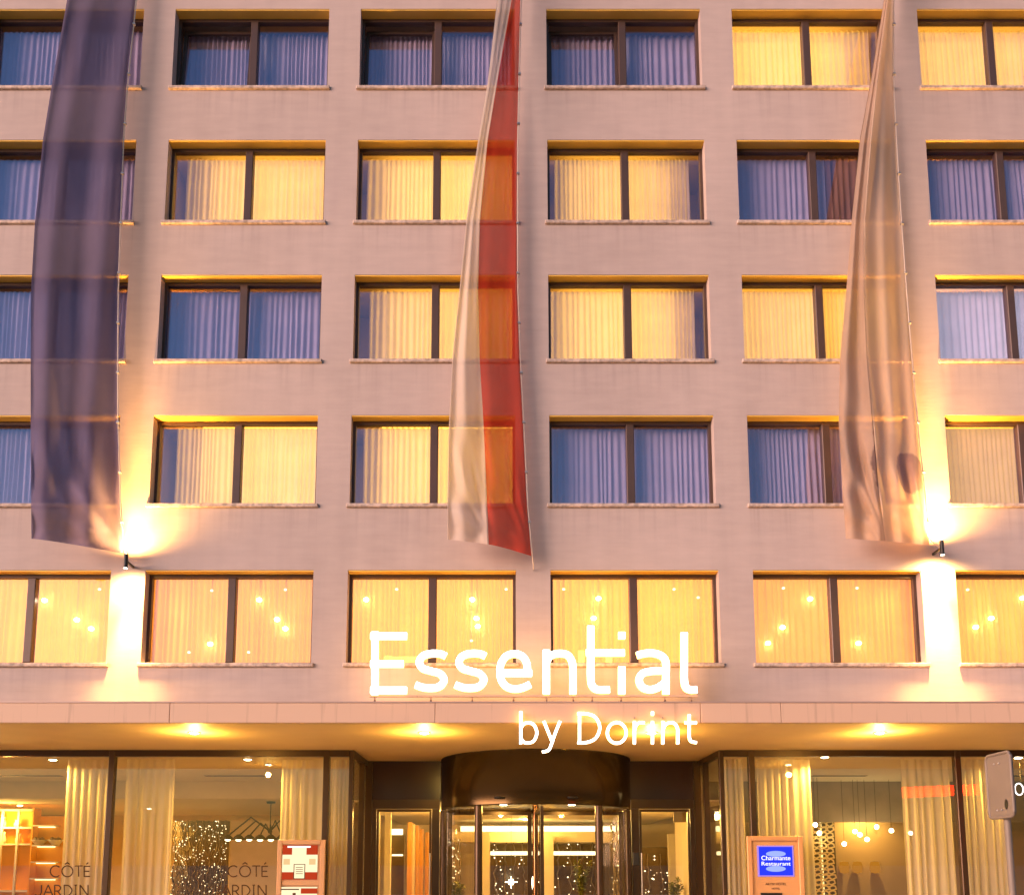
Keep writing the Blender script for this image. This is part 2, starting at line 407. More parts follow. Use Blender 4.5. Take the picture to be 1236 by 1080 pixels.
# tilted-in sash: pane with a frame of its own hinged at its foot
def sash_mesh():
    s = MB(); x0, x1 = T+.005, WW/2-.08; M = Matrix.Translation((0, RV+.06, T)) @ Matrix.Rotation(R(-4.5), 4, 'X')
    h = WH-.16; b = .06
    for q in ((x0, x1, 0, b), (x0, x1, h-b, h), (x0, x0+b, b, h-b), (x1-b, x1, b, h-b)): s.box(q[0], q[1], 0, .05, q[2], q[3], 0, M)
    g = MB(); g.box(x0+b-.005, x1-b+.005, .02, .03, b-.005, h-b+.005, 0, M)
    return wm(s, 'tilted_sash', M_frame), wm(g, 'pane', M_upglass)
me_sash, me_spane = sash_mesh()

ROWW = {1: 'top row', 2: 'second row down', 3: 'third row down', 4: 'fourth row down', 5: 'lowest row'}
COLW = {-1: 'behind the blue banner', 0: 'just right of the blue banner', 1: 'behind the red white banner',
        2: 'just right of the red white banner', 3: 'just left of the beige banner', 4: 'just right of the beige banner'}
# how each room looks: level of light behind the curtain (0 = dark), gap at the left, gap at the right
LIT = {(1,-1): (0,0,0), (1,0): (0,0,0), (1,1): (0,0,0), (1,2): (0,0,0), (1,3): (1.0,0,.12), (1,4): (.95,0,0),
       (2,-1): (0,0,0), (2,0): (1.0,.16,0), (2,1): (1.0,.10,0), (2,2): (1.0,.12,.16), (2,3): (0,0,.1), (2,4): (0,0,0),
       (3,-1): (0,0,0), (3,0): (0,0,0), (3,1): (1.0,.16,0), (3,2): (1.0,.05,.14), (3,3): (.95,0,0), (3,4): (.22,0,0),
       (4,-1): (0,0,0), (4,0): (1.05,.2,0), (4,1): (1.0,.12,0), (4,2): (0,0,0), (4,3): (0,0,0), (4,4): (.5,0,0),
       (5,-1): (1.3,0,0), (5,0): (1.3,.0,0), (5,1): (1.45,0,0), (5,2): (1.4,0,0), (5,3): (1.15,0,0), (5,4): (1.25,0,0)}
emits = {}
def room_light(l, row):
    key = (round(l, 2), row == 5)
    if key not in emits:
        emits[key] = emit('cool_room_glow', (.95, .86, .78), .75) if abs(l-.22) < .01 else emit('lit_room_glow', (1.0, .46, .015) if row == 5 else (1.0, .57, .06), (1.3 if row == 5 else 1.55)*l)
    return emits[key]

def curtain_mesh(x0, x1, z0, z1, y, fold, amp, seed, flare=0.0):
    rnd = random.Random(seed); mb = MB(); n = max(4, int((x1-x0)/fold)); per = 8; ts = []
    wid = [rnd.uniform(.7, 1.35) for _ in range(n)]; tot = sum(wid); pos = [0]
    for w in wid: pos.append(pos[-1]+w/tot)
    ampk = [rnd.uniform(.55, 1.2) for _ in range(n+1)]
    nz = 5; cols = []
    for i in range(n):
        for s in range(per if i < n-1 else per+1):
            t = pos[i]+(pos[i+1]-pos[i])*s/per
            a = ampk[i]+(ampk[min(i+1, n)]-ampk[i])*s/per
            cols.append((t, a*math.sin(2*math.pi*s/per)))
    for k in range(nz+1):
        f = k/nz; z = z0+(z1-z0)*f
        for t, q in cols:
            x = x0+(x1-x0)*t; dx = (1-f)*.012*math.sin(t*40+seed)
            mb.v.append((x+dx, y+amp*q*(1.15-.3*f)+.012*math.sin(5*t+seed+3*f), z))
    m = len(cols)
    for k in range(nz):
        for i in range(m-1):
            mb.f.append([k*m+i, k*m+i+1, (k+1)*m+i+1, (k+1)*m+i]); mb.m.append(0); mb.s.append(True)
    return mb

for r in range(0, 6):
    for ci, k in enumerate(COLS):
        seen = r > 0 and -1 <= k <= 4
        x = xs[ci]; z = ROWZ[r]
        w = share('window', me_frame, hotel, (x, 0, z))
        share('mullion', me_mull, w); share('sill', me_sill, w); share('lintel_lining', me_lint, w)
        if r == 1 and k in (0, 1, 2):
            w['label'] = 'window with its left sash tilted inward'
            share('tilted_sash', me_sash, w); share('pane', me_spane, w)
        else: share('pane', me_panel, w)
        share('pane', me_paner, w)
        if not seen: continue
        l, gl, gr = LIT[r, k]; l = l*(1+.05*((r*3+k*7) % 5-2)) if l > .6 else l
        yb = YF+RV+(.32 if r == 1 and k in (0, 1, 2) else .24)
        xa, xb = x-.02+gl*WW*.5, x+WW+.02-gr*WW*.5
        lab = ('warm lit net curtain, ' if l > .6 else 'dimly lit net curtain, ' if l else 'dark unlit net curtain, ')+ROWW[r]+', '+COLW[k]
        cb = curtain_mesh(xa, xb, z-.05, z+WH-.06 if l == 0 else z+WH-.03, yb, .088+.012*((r*5+k*3) % 4), .020+.005*((r*7+k*2) % 4), r*11+k)
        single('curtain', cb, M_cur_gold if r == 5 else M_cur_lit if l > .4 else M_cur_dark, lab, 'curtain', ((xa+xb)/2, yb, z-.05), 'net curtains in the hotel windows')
        if r == 2 and k == 3:
            d2 = curtain_mesh(x+WW*.60, x+WW*.95, z-.05, z+WH-.05, yb-.07, .12, .03, 99)
            single('curtain', d2, cloth('brown_drape_cloth', (.35, .22, .15), .3, .0), 'brown drape beside the dark net curtain, second row, left of the beige banner', 'curtain', (x+WW*.78, yb-.07, z-.05), 'heavy drapes in the hotel windows')
        if l:
            ia, ib = (xa+.25 if gl else x-.2), (xb-.25 if gr else x+WW+.2)
            pnl = MB().box(ia, ib, YF+1.10, YF+1.13, z-.5, z+WH+.40)
            pnl.m = [0 if q == 2 else 1 for q in range(6)]
            part('room_glow_panel', pnl, [room_light(l, r), M_roomw], hotel, at=(x, YF+1.10, z))  # added glowing panel in place of the room's unseen lamps
# floors and party walls behind the facade
for j, z in enumerate((4.45, 7.42, 10.35, 13.2, 16.1, 19.0, 21.85)):
    part('floor_slab', MB().box(xl+.05, xr-.05, YF+DR+.005, YF+1.9, z, z+.2), M_roomw, hotel)
for ci in range(len(xs)+1):
    x = xs[ci]-.32 if ci < len(xs) else xs[-1]+WW+.32
    part('party_wall', MB().box(x-.06, x+.06, YF+DR+.004, YF+1.9, 4.66, 22.9), M_roomw, hotel)
part('rear_wall', MB().box(xl-.2, xr+.2, 34.01, 34.2, -.1, zt+.3), M_wall, hotel)
part('floor_slab', MB().box(-23.2, 23.2, YF+2.06, 34.0, 4.34, 4.5), M_roomw, hotel)
part('corridor_wall', MB().box(xl+.05, xr-.05, YF+1.9, YF+2.05, 4.2, 22.9), M_roomw, hotel)

# ------------------------------------------------------------------ canopy
can = part('canopy', MB().box(-24, 24, 15.03, YF+.3, ZS+.02, ZC-.004), M_canopy, hotel)
jx = [-24, -19.5, -14.9, -10.3, -5.72, -1.14, 3.44, 4.83, 9.4, 14.0, 18.6, 24]
for a, b in zip(jx, jx[1:]):
    part('fascia_panel', MB().bevbox(a+.004, b-.004, 15.0, 15.028, ZS, ZC, .006), M_canopy, can)
part('flashing', MB().box(-24, 24, 14.985, YF-.01, ZC, ZC+.022), pbsdf('flashing_metal', (.42, .30, .25), .5, .2), can)
sof = MB().box(-24, -3.19, 15.03, YG-.05, ZS-.005, ZS+.012).box(4.79, 24, 15.03, YG-.05, ZS-.005, ZS+.012).box(-3.188, 4.788, 15.03, YD+.1, ZS-.005, ZS+.012)
part('soffit', sof, M_soffit, hotel)
part('soffit_back', MB().box(-24, 24, 15.9, YD+.2, ZS+.03, ZS+.3), M_roomw, hotel)

# ------------------------------------------------------------------ ground floor shopfront
def mull(x, y=YG, w=.13, z1=ZS-.006, d=.14): return MB().bevbox(x-w/2, x+w/2, y-d/2, y+d/2, -.02, z1, .012)
left_m = [-17.4, -12.86, -8.29, -3.72]; right_m = [5.33, 9.72, 14.1, 18.5]
xL, xR = -3.19, 4.69
for x in left_m+right_m: part('shopfront_mullion', mull(x), M_shopframe, hotel, at=(x, YG, 0))
for x in (xL, xR): part('corner_post', mull(x, w=.10, d=.10), M_shopframe, hotel, at=(x, YG, 0))
part('head_rail', MB().box(-23, xL-.052, YG-.06, YG+.06, ZS-.14, ZS-.006), M_shopframe, hotel)
part('head_rail', MB().box(xR+.052, 23, YG-.06, YG+.06, ZS-.14, ZS-.006), M_shopframe, hotel)
edges = [-22]+left_m+[xL]; panes = {}
for a, b in zip(edges, edges[1:]): panes[round(a, 2)] = part('shopfront_pane', MB().box(a+.05, b-.05, YG-.006, YG+.006, .08, ZS-.13), M_shopglass, hotel, at=(a, YG, 0))
edges = [xR]+right_m+[22]
for a, b in zip(edges, edges[1:]): panes[round(a, 2)] = part('shopfront_pane', MB().box(a+.05, b-.05, YG-.006, YG+.006, .08, ZS-.13), M_shopglass, hotel, at=(a, YG, 0))
for x in (xL, xR):      # glazed returns of the entrance recess
    s = 1 if x < 0 else -1
    xx = x+s*.0
    part('return_pane', MB().box(xx-.006, xx+.006, YG+.05, YD-.06, .08, ZS-.12), M_shopglass, hotel, at=(x, YG, 0))
    part('return_rail', MB().box(xx-.05, xx+.05, YG+.052, YD-.062, ZS-.12, ZS-.006), M_shopframe, hotel, at=(x, YG, 0))
    part('return_post', MB().box(xx-.06, xx+.06, YD-.62, YD-.52, -.02, ZS-.121), M_shopframe, hotel, at=(x, YG, 0))
    part('recess_post', MB().box(min(xx, xx+s*.16), max(xx, xx+s*.16), YD-.06, YD+.06, -.02, ZS-.006), M_shopframe, hotel, at=(x, YD, 0))

# thin strokes of lettering on two panes:  COTE / JARDIN  (with their accents)
M_ink = pbsdf('brown_vinyl_letter', (.05, .018, .003), .9)
def px_strokes(mb, strokes, w, Y, d, dx=0, mf=0, ms=0):
    for i, st in enumerate(strokes):
        pts = [P(x+dx, y, Y) for x, y in st]
        mb.stroke([(p.x, p.z) for p in pts], w, Y-i*.0015, d, mf, ms)
def arc(cx, cy, rx, ry, a0, a1, n=18): return [(cx+rx*math.cos(R(a0+(a1-a0)*i/n)), cy-ry*math.sin(R(a0+(a1-a0)*i/n))) for i in range(n+1)]
COTE = [arc(67.3, 1051, 6.6, 6.6, 48, 312), arc(81.3, 1051, 6.6, 6.6, 0, 360), [(78.3,1042.6),(81.3,1040.6),(84.3,1042.6)],
        [(90,1044.6),(99.8,1044.6)], [(94.9,1044.6),(94.9,1057.6)],
        [(101.8,1044.4),(101.8,1057.6)], [(101.8,1045),(109,1045)], [(101.8,1051),(108.2,1051)], [(101.8,1057.2),(109,1057.2)], [(104.5,1042.6),(107,1040.4)]]
JARDIN = [[(50.5,1067.4),(50.5,1076),(49,1079.5),(45.5,1080.5),(42.5,1079)], [(53,1080.6),(58.7,1067.4)], [(58.7,1067.4),(64.3,1080.6)], [(55.3,1076.2),(62.2,1076.2)],
          [(66.6,1067.4),(66.6,1080.6)], smooth_path([(66.6,1067.8),(71.5,1068.2),(73.8,1071.2),(71.5,1074.4),(66.6,1074.8)], 4), [(70,1074.8),(74.6,1080.6)],
          [(78.2,1067.4),(78.2,1080.6)], smooth_path([(78.2,1067.8),(84,1068.6),(87.6,1074),(84,1079.6),(78.2,1080.4)], 5),
          [(92.2,1067.4),(92.2,1080.6)], [(90.6,1067.7),(93.8,1067.7)], [(90.6,1080.3),(93.8,1080.3)],
          [(97.6,1080.6),(97.6,1067.4)], [(97.6,1067.4),(107.2,1080.6)], [(107.2,1080.6),(107.2,1067.4)]]
for dx, pn in ((0, -12.86), (214.5, -8.29)):
    mb = MB(); px_strokes(mb, COTE+JARDIN, .026, YG-.012, .003, dx)
    part('lettering', mb, M_ink, panes[pn])['kind'] = 'stuff'

# recess back wall: transoms, side doors
def side_bay(x0, x1, dx0, dx1):
    part('transom_panel', MB().box(x0-.02, x1+.02, YD-.02, YD+.02, 3.146, ZS-.004), M_darkglass, hotel, at=(x0, YD, 0))
    part('transom_rail', MB().box(x0, x1, YD-.05, YD+.05, 2.93, 3.148), M_shopframe, hotel, at=(x0, YD, 0))
    part('jamb_post', MB().box(dx1, x1, YD-.05, YD+.05, -.02, 2.928), M_shopframe, hotel, at=(x0, YD, 0))
    part('jamb_post', MB().box(x0, dx0, YD-.05, YD+.05, -.02, 2.928), M_shopframe, hotel, at=(x0, YD, 0))
    dr = MB(); a, b = dx0+.01, dx1-.01
    dr.box(a, b, YD-.035, YD+.03, 0.01, .22).box(a, b, YD-.035, YD+.03, 2.86, 2.92).box(a, a+.05, YD-.035, YD+.03, .22, 2.86).box(b-.05, b, YD-.035, YD+.03, .22, 2.86)
    d = part('door', dr, M_shopframe, hotel, at=(x0, YD, 0))
    part('pane', MB().box(a+.045, b-.045, YD-.006, YD+.006, .215, 2.865), M_shopglass, d)
    hx = a+.025 if x0 > 0 else b-.025
    hb = MB().tube([(hx, YD-.10, .8), (hx, YD-.10, 1.9)], .018); hb.tube([(hx, YD-.10, .95), (hx, YD-.03, .95)], .012); hb.tube([(hx, YD-.10, 1.75), (hx, YD-.03, 1.75)], .012)
    part('handle', hb, M_metal, d)
side_bay(xL+.17, -1.44, -2.92, -1.62)
side_bay(3.04, xR-.17, 3.22, 4.42)

# ------------------------------------------------------------------ revolving door
CX, CY, RD, ZD = .80, 20.6, 2.2, 2.89
rdoor = thing('revolving_door', 'big round revolving door under a bronze drum in the hotel entrance', 'revolving door', (CX, CY, 0))
dm = MB(); dm.lathe(CX, CY, [(RD-.10, ZD), (RD, ZD), (RD, ZD+.02), (RD, ZS-.05), (RD+.015, ZS-.05), (RD+.015, ZS-.007)], 72)
part('drum_fascia', dm, M_bronze, rdoor)
part('drum_ceiling', MB().lathe(CX, CY, [(.02, ZD+.06), (RD-.10, ZD+.06), (RD-.10, ZD-.001)], 64), M_bronze, rdoor)
for s in (-1, 1):
    a0, a1 = (R(180), R(233)) if s < 0 else (R(307), R(360))
    part('curved_pane', MB().lathe(CX, CY, [(RD-.06, .1), (RD-.06, ZD-.005)], 16, a0=a0, a1=a1), glass('curved_door_glass', (.95,.92,.80), .05), rdoor)
    for aa in (a0, a1):
        px_, py_ = CX+(RD-.06)*math.cos(aa), CY+(RD-.06)*math.sin(aa)
        part('drum_post', MB().tube([(px_, py_, 0), (px_, py_, ZD-.004)], .085, 12), M_shopframe, rdoor)
    part('base_rail', MB().lathe(CX, CY, [(RD-.1, 0), (RD-.02, 0), (RD-.02, .1), (RD-.1, .1), (RD-.1, 0)], 16, a0=a0+.03, a1=a1-.03), M_shopframe, rdoor)
part('shaft', MB().tube([(CX, CY, 0), (CX, CY, ZD+.058)], .07, 16), pbsdf('polished_bronze', (.35, .17, .08), .18, .9), rdoor)
for k in range(4):
    ang = R(90*k+1.5); M = Matrix.Translation((CX, CY, 0)) @ Matrix.Rotation(ang, 4, 'Z')
    a, b = .09, RD-.14
    f = MB()
    f.box(a, a+.10, -.03, .03, .12, 2.78, 0, M).box(b-.12, b, -.03, .03, .12, 2.78, 0, M).box(a, b, -.03, .03, .02, .12, 0, M).box(a, b, -.03, .03, 2.78, 2.86, 0, M)
    wg = part('wing', f, M_shopframe, rdoor)
    part('pane', MB().box(a+.065, b-.085, -.005, .005, .115, 2.785, 0, M), M_shopglass, wg)
for sx in (603, 691.5):
    p = P(sx, 961.5, CY-RD); dxx = p.x-CX; yy = CY-math.sqrt((RD+.01)**2-dxx*dxx)
    part('motion_sensor', MB().lathe(p.x, yy, [(.001, p.z-.03), (.10, p.z-.025), (.12, p.z), (.10, p.z+.02), (.001, p.z+.025)], 16), M_darkmetal, rdoor)
for sx in (-.75, .75):
    d = part('drum_downlight', MB().lathe(CX+sx, CY-1.2, [(.001, ZD+.035), (.07, ZD+.04), (.08, ZD+.059)], 16), M_down, rdoor)
    lamp('drum_lamp', 'POINT', rdoor, (CX+sx, CY-1.2, ZD-.05), 14, WARM, .05)
part('card_reader', MB().bevbox(2.84, 2.98, 19.15, 19.22, 1.62, 1.90, .015), M_darkmetal, rdoor)

# ------------------------------------------------------------------ interior shell of the ground floor
ZH, YB = 3.93, 33.0
def iw(name, mb, m): return part(name, mb, m, hotel)
iw('hall_floor', MB().box(-23, 23, YG+.1, YB, -.02, .0), M_floor)
iw('hall_ceiling', MB().box(-23, xL-.1, YG+.075, 24.5, ZH, ZH+.05).box(xR+.1, 23, YG+.075, 24.5, ZH, ZH+.05), M_ceil)
iw('hall_bulkhead', MB().box(-23, xL-.1, 24.5, 24.6, 3.46, ZH+.04), M_ceil)
M_greybulk = pbsdf('grey_panelled_bulkhead', (.26, .19, .12), .6, var=.12, vscale=2)
iw('hall_bulkhead', MB().box(xR+.1, 23, 24.5, 24.6, 2.80, ZH+.04), M_greybulk)
iw('low_ceiling', MB().box(-23, -3.6, 24.6, YB, 3.45, 3.5).box(5.4, 23, 24.6, YB, 3.40, 3.45), M_ceil)
iw('lobby_ceiling', MB().box(-3.6, 5.4, YD+.1, YB, 3.10, 3.15), M_ceil)
iw('back_wall', MB().box(-23, 23, YB, YB+.2, 0, 4.3), M_hallwall)
iw('end_wall', MB().box(-23.2, -23, YG, YB, 0, 4.3), M_hallwall); iw('end_wall', MB().box(23, 23.2, YG, YB, 0, 4.3), M_hallwall)
iw('lobby_partition', MB().box(-3.75, -3.6, 24.0, 26.4, 0, ZH), M_lobbywall)
iw('lobby_partition', MB().box(5.4, 5.55, 24.0, 27.5, 0, ZH), M_lobbywall)
# slot vents in the hall ceiling
for a, b in ((-8, 75), (248, 325), (980, 1045), (1222, 1290)):
    p, q = P(a, 935, 22.9), P(b, 935, 22.9)
    iw('ceiling_slot_vent', MB().box(p.x, q.x, 22.78, 22.98, ZH-.012, ZH-.002), pbsdf('vent_slot', (.10, .06, .02), .6))
# lobby features seen through the doors
def pbox(x0, x1, y0, y1, Y, d=.15):
    a, b = P(x0, y1, Y), P(x1, y0, Y); return MB().box(a.x, b.x, Y, Y+d, a.z, b.z)
def pboxf(x0, x1, y0, Y, d=.15):
    a, b = P(x0, 1080, Y), P(x1, y0, Y); return MB().box(a.x, b.x, Y, Y+d, 0, b.z)
iw('cove_light', pbox(556, 748, 996.5, 1003, 30.0, .12), M_cove)
iw('cove_beam', pbox(540, 765, 1003.3, 1016, 29.9, .3), M_lobbywall)
iw('reflected_strip', pbox(592, 720, 1027, 1031.5, 31.0, .08), M_cove)  # reflection in the glass, drawn as a glowing strip
M_lobdark = pbsdf('dark_lobby_glass', (.10, .06, .02), .15, var=.3, vscale=1.5)
iw('lobby_glass_wall', pboxf(592, 735, 1018, 32.0, .1), M_lobdark)
iw('lobby_pillar', pboxf(578, 591, 1004, 29.2, .4), M_lobbywall)
iw('lobby_pillar', pboxf(657, 668, 1004, 29.2, .4), M_lobbywall)
iw('white_wall_pier', pboxf(463, 472, 980, 24.6, .2), M_lobbywall)
iw('dark_doorway', pboxf(472, 488, 1006, 26.5, .1), M_lobdark)
iw('doorway_light', pbox(472.5, 486, 1000, 1007, 26.3, .08), M_cove)
iw('door_panel_light', pbox(473, 486, 1030.5, 1032.5, 26.3, .05), M_cove)
for x0, x1, y0, Y in ((491, 497, 992, 26.0), (501, 504.5, 996, 26.6), (505.5, 510, 1000, 27.2), (512.5, 517, 1004, 27.8), (519, 524, 1006, 28.4)):
    iw('wood_fin', pboxf(x0, x1, y0, Y, .5), M_orangewood)
iw('white_wall_pier', pboxf(497.4, 500.8, 994, 26.35, .1), M_lobbywall)
# right side door view
iw('dark_picture_window', pboxf(776, 808, 1022, 29.0, .1), M_lobdark)
iw('white_wall_pier', pboxf(808.5, 822, 1006, 28.5, .2), M_lobbywall)

# sparkling light strings (too many to count): one object each
def fairy(label, x0, x1, y0, y1, Y, n, seed, back=True, size=.022, cols=None):
    rnd = random.Random(seed); a, b = P(x0, y1, Y), P(x1, y0, Y); mb = MB()
    m = cols or max(3, int((b.x-a.x)/.11))
    zb = min(a.z, .4)
    for i in range(m):
        x = a.x+(b.x-a.x)*(i+.5)/m; z = b.z
        pts = []
        while z > zb:
            pts.append((x+rnd.uniform(-.07, .07), Y+rnd.uniform(-.05, .05), z)); z -= rnd.uniform(.10, .3)
        if len(pts) > 1: mb.tube(pts, rnd.uniform(.012, .034), 4, 0, False)
    for _ in range(n):
        mb.octa((rnd.uniform(a.x, b.x), Y-.07+rnd.uniform(-.04, .04), rnd.uniform(zb, b.z)), size*rnd.choice((.55, .7, .9, 1.25)), 1)
    if back: mb.box(a.x, b.x, Y+.12, Y+.16, zb, b.z, 0)
    o = bpy.data.objects.new('fairy_light_curtain', mb.mesh('fairy_light_curtain', [M_twig, M_fairy], (a.x, Y, 0))); COL.objects.link(o)
    o.location = (a.x, Y, 0); o['kind'] = 'stuff'; o['label'] = label; o['category'] = 'light strings'
fairy('brown hanging twig screen dotted with fairy lights behind the restaurant pane', 206, 276, 990, 1080, 29.0, 260, 1, True, .0145)
fairy('strings of fairy lights over the dark glass in the lobby left of the door shaft', 592, 638, 1010, 1080, 31.4, 38, 2, False, .024, 4)
fairy('strings of fairy lights over the dark glass in the lobby right of the door shaft', 668, 722, 1008, 1080, 31.4, 38, 3, False, .024, 4)
fairy('gold light strings behind the right curved pane of the revolving door', 738, 762, 992, 1080, 27.0, 70, 4, False, .020, 5)
fairy('gold light strings behind the left curved pane of the revolving door', 541, 556, 1012, 1080, 27.0, 34, 5, False, .020, 3)
fairy('glittering light column at the right edge of the right side door', 822, 836, 985, 1080, 27.6, 110, 6, True, .018)
fairy('small lights reflected in the dark window behind the right side door', 777, 806, 1030, 1080, 28.9, 22, 7, False, .022, 2)

# gold lattice column on the right of the notice board
lat = thing('lattice_column', 'gold openwork lattice column standing behind the right shop pane', 'column', (P(995, 1080, 25.5).x, 25.5, 0))
a, b = P(984, 1080, 25.5), P(1005, 985, 25.5)
M_lat = pbsdf('gold_lattice', (.85, .62, .22), .3, .3); M_lit_lat = emit('lattice_inner_light', (1.0, .72, .26), .5)
core = MB().box(a.x+.02, b.x+.12, 25.72, 25.8, 0, b.z); part('lattice_core', core, pbsdf('lattice_dark', (.12, .08, .03), .6), lat)
rnd = random.Random(4); lm = MB(); nz = 20; zz = [b.z*i/nz for i in range(nz+1)]
for i in range(nz):
    for j in range(3):
        x0 = a.x+(b.x-a.x)*(j+.5)/3; w = (b.x-a.x)/6*.95; z0, z1 = zz[i], zz[i+1]; zm = (z0+z1)/2+rnd.uniform(-.03, .03)
        xm = x0+rnd.uniform(-.02, .02)
        loop = [(xm, z0+.01), (xm+w, zm-.03), (xm+w*.8, zm+.05), (xm, z1-.01), (xm-w, zm+.03), (xm-w*.8, zm-.05)]
        lm.stroke(loop, .035, 25.5+rnd.uniform(-.02, .02), .03, 0, 0, True)
o = part('lattice_mesh', lm, M_lat, lat); o['kind'] = 'stuff'
part('lattice_glow', MB().tube([((a.x+b.x)/2, 25.66, .2), ((a.x+b.x)/2, 25.66, b.z-.05)], .03, 8), M_lit_lat, lat)

# left restaurant: partition, shelving
iw('cream_partition', pboxf(276, 345, 990, 28.2, .2), M_hallwall)
shelf = thing('shelf_unit', 'orange backed display shelf with white posts at the left edge of the restaurant', 'shelf', (P(30, 1080, 26.5).x, 26.5, 0))
Ysh = 26.5
a, b = P(-60, 1080, Ysh), P(40, 975, Ysh)
part('back_panel', MB().box(a.x, b.x, Ysh+.38, Ysh+.42, 0, b.z), M_shelfback, shelf)
part('side_panel', MB().box(b.x, b.x+.04, Ysh-.02, Ysh+.42, 0, b.z), M_shelfback, shelf)
part('back_panel', MB().box(b.x+.045, P(72, 1000, Ysh).x, Ysh+.30, Ysh+.33, 0, P(0, 984, Ysh).z), M_shelfback, shelf)
for px in (-48, -20, 4, 23.5): 
    q = P(px, 976, Ysh); part('post', MB().box(q.x-.03, q.x+.03, Ysh-.03, Ysh+.03, 0, q.z), M_shelfwhite, shelf)
for py in (977, 998.5, 1018.5, 1075): 
    q = P(0, py, Ysh); part('shelf_board', MB().box(a.x, b.x-.004, Ysh-.02, Ysh+.375, q.z-.025, q.z+.025), M_shelfwhite, shelf)
for py in (996, 1020, 1040, 1060):
    q = P(0, py, Ysh); part('shelf_board', MB().box(b.x+.045, P(66, py, Ysh).x, Ysh-.02, Ysh+.295, q.z-.02, q.z+.02), M_shelfwhite, shelf)
    part('shelf_light', MB().box(b.x+.08, P(62, py, Ysh).x, Ysh+.22, Ysh+.25, q.z-.045, q.z-.022), M_cove, shelf)
lamp('shelf_lamp', 'POINT', shelf, (b.x-.7, Ysh-.3, 2.9), 34, (1, .58, .14), .1)
for px, py, h, lab in ((3, 998.5, .30, 'tall pale vase on the upper white shelf at the photo edge'), (20.5, 998.5, .22, 'short pale vase beside the post on the upper white shelf'), (3, 1018.5, .34, 'tall pale vase on the lower white shelf at the photo edge'), (22, 1018.5, .30, 'pale vase beside the post on the lower white shelf')):
    q = P(px, py, Ysh+.15); z = P(0, py, Ysh).z+.027
    single('white_vase', MB().lathe(q.x, Ysh+.15, [(.001, z), (.08, z), (.10, z+h*.35), (.06, z+h*.8), (.07, z+h), (.001, z+h)], 14), M_shelfwhite,
           lab, 'vase', (q.x, Ysh+.15, z), 'pale vases on the display shelf')
for px, lab in ((47, 'white bowl with dark fruit on the lit shelf, left one of two'), (67, 'white bowl with dark fruit on the lit shelf, half behind the curtain')):
    q = P(px, 1020, Ysh+.1); z = P(0, 1020, Ysh).z+.022
    t = thing('fruit_bowl', lab, 'bowl', (q.x, Ysh+.1, z), 'bowls on the lit shelf')
    part('bowl', MB().lathe(q.x, Ysh+.1, [(.001, z), (.10, z), (.22, z+.14), (.235, z+.15), (.21, z+.13), (.001, z+.03)], 18), M_shelfwhite, t)
    for i in range(5):
        an = i*1.26; part('fruit', MB().ball((q.x+.10*math.cos(an), Ysh+.1+.09*math.sin(an), z+.15+.02*(i % 2)), .065, 8), pbsdf('dark_fruit', (.07, .04, .015), .4), t)

# plants
def plant(label, px, py, Y, h, seed, n=160, spread=.35):
    q = P(px, py, Y); rnd = random.Random(seed); t = thing('potted_plant', label, 'plant', (q.x, Y, 0))
    part('pot', MB().lathe(q.x, Y, [(.001, 0), (.16, 0), (.21, .42), (.19, .42), (.001, .38)], 14), M_pot, t)
    st = MB(); lf = MB()
    for s in range(9):
        an = rnd.uniform(0, 6.28); top = Vector((q.x+math.cos(an)*spread*rnd.uniform(.2, 1), Y+math.sin(an)*spread*rnd.uniform(.2, 1), h*rnd.uniform(.7, 1)))
        base = Vector((q.x, Y, .38)); pts = [base.lerp(top, i/5)+Vector((0, 0, .12*math.sin(math.pi*i/5))) for i in range(6)]
        st.tube(pts, .010, 5)
        for _ in range(n//9):
            u = rnd.uniform(.25, 1); p = base.lerp(top, u)+Vector((0, 0, .1*math.sin(math.pi*u)))
            d = Vector((rnd.uniform(-1, 1), rnd.uniform(-1, 1), rnd.uniform(-.3, .8))).normalized(); L = rnd.uniform(.10, .22)
            sd_ = d.cross(Vector((0, 0, 1))).normalized()*L*.22
            lf.add([p, p+d*L*.5+sd_+Vector((0,0,.02)), p+d*L, p+d*L*.5-sd_+Vector((0,0,.02))], [(0, 1, 2, 3)])
    part('stem', st, M_leaf, t); part('foliage', lf, M_leaf, t)['kind'] = 'stuff'
plant('yellow green bushy plant seen through the right wing of the revolving door', 700, 1060, 28.6, 1.75, 1, 320, .35)
plant('leafy plant in the lobby beside the right side door glass', 813, 1070, 26.0, 1.3, 2, 160, .25)
plant('plant behind the left curved pane of the revolving door', 552, 1075, 25.2, 1.15, 3, 160, .22)

# star lamp
q = P(617, 1064, 27.0)
t = thing('star_lamp', 'small glowing star lamp hanging in the lobby left of the door shaft', 'lamp', tuple(q))
sm = MB()
for i in range(8):
    an = i*math.pi/4; L = .20 if i % 2 == 0 else .11
    d = Vector((math.cos(an), 0, math.sin(an))); e = Vector((-d.z, 0, d.x))*.025
    sm.add([q+d*L, q+e, q-e, q+Vector((0, -.04, 0)), q+Vector((0, .04, 0))], [(0, 1, 3), (0, 3, 2), (0, 4, 1), (0, 2, 4)])
part('star', sm, M_bulb, t); part('cord', MB().tube([q+Vector((0, 0, .1)), (q.x, q.y, 3.09)], .006, 5), M_darkmetal, t)

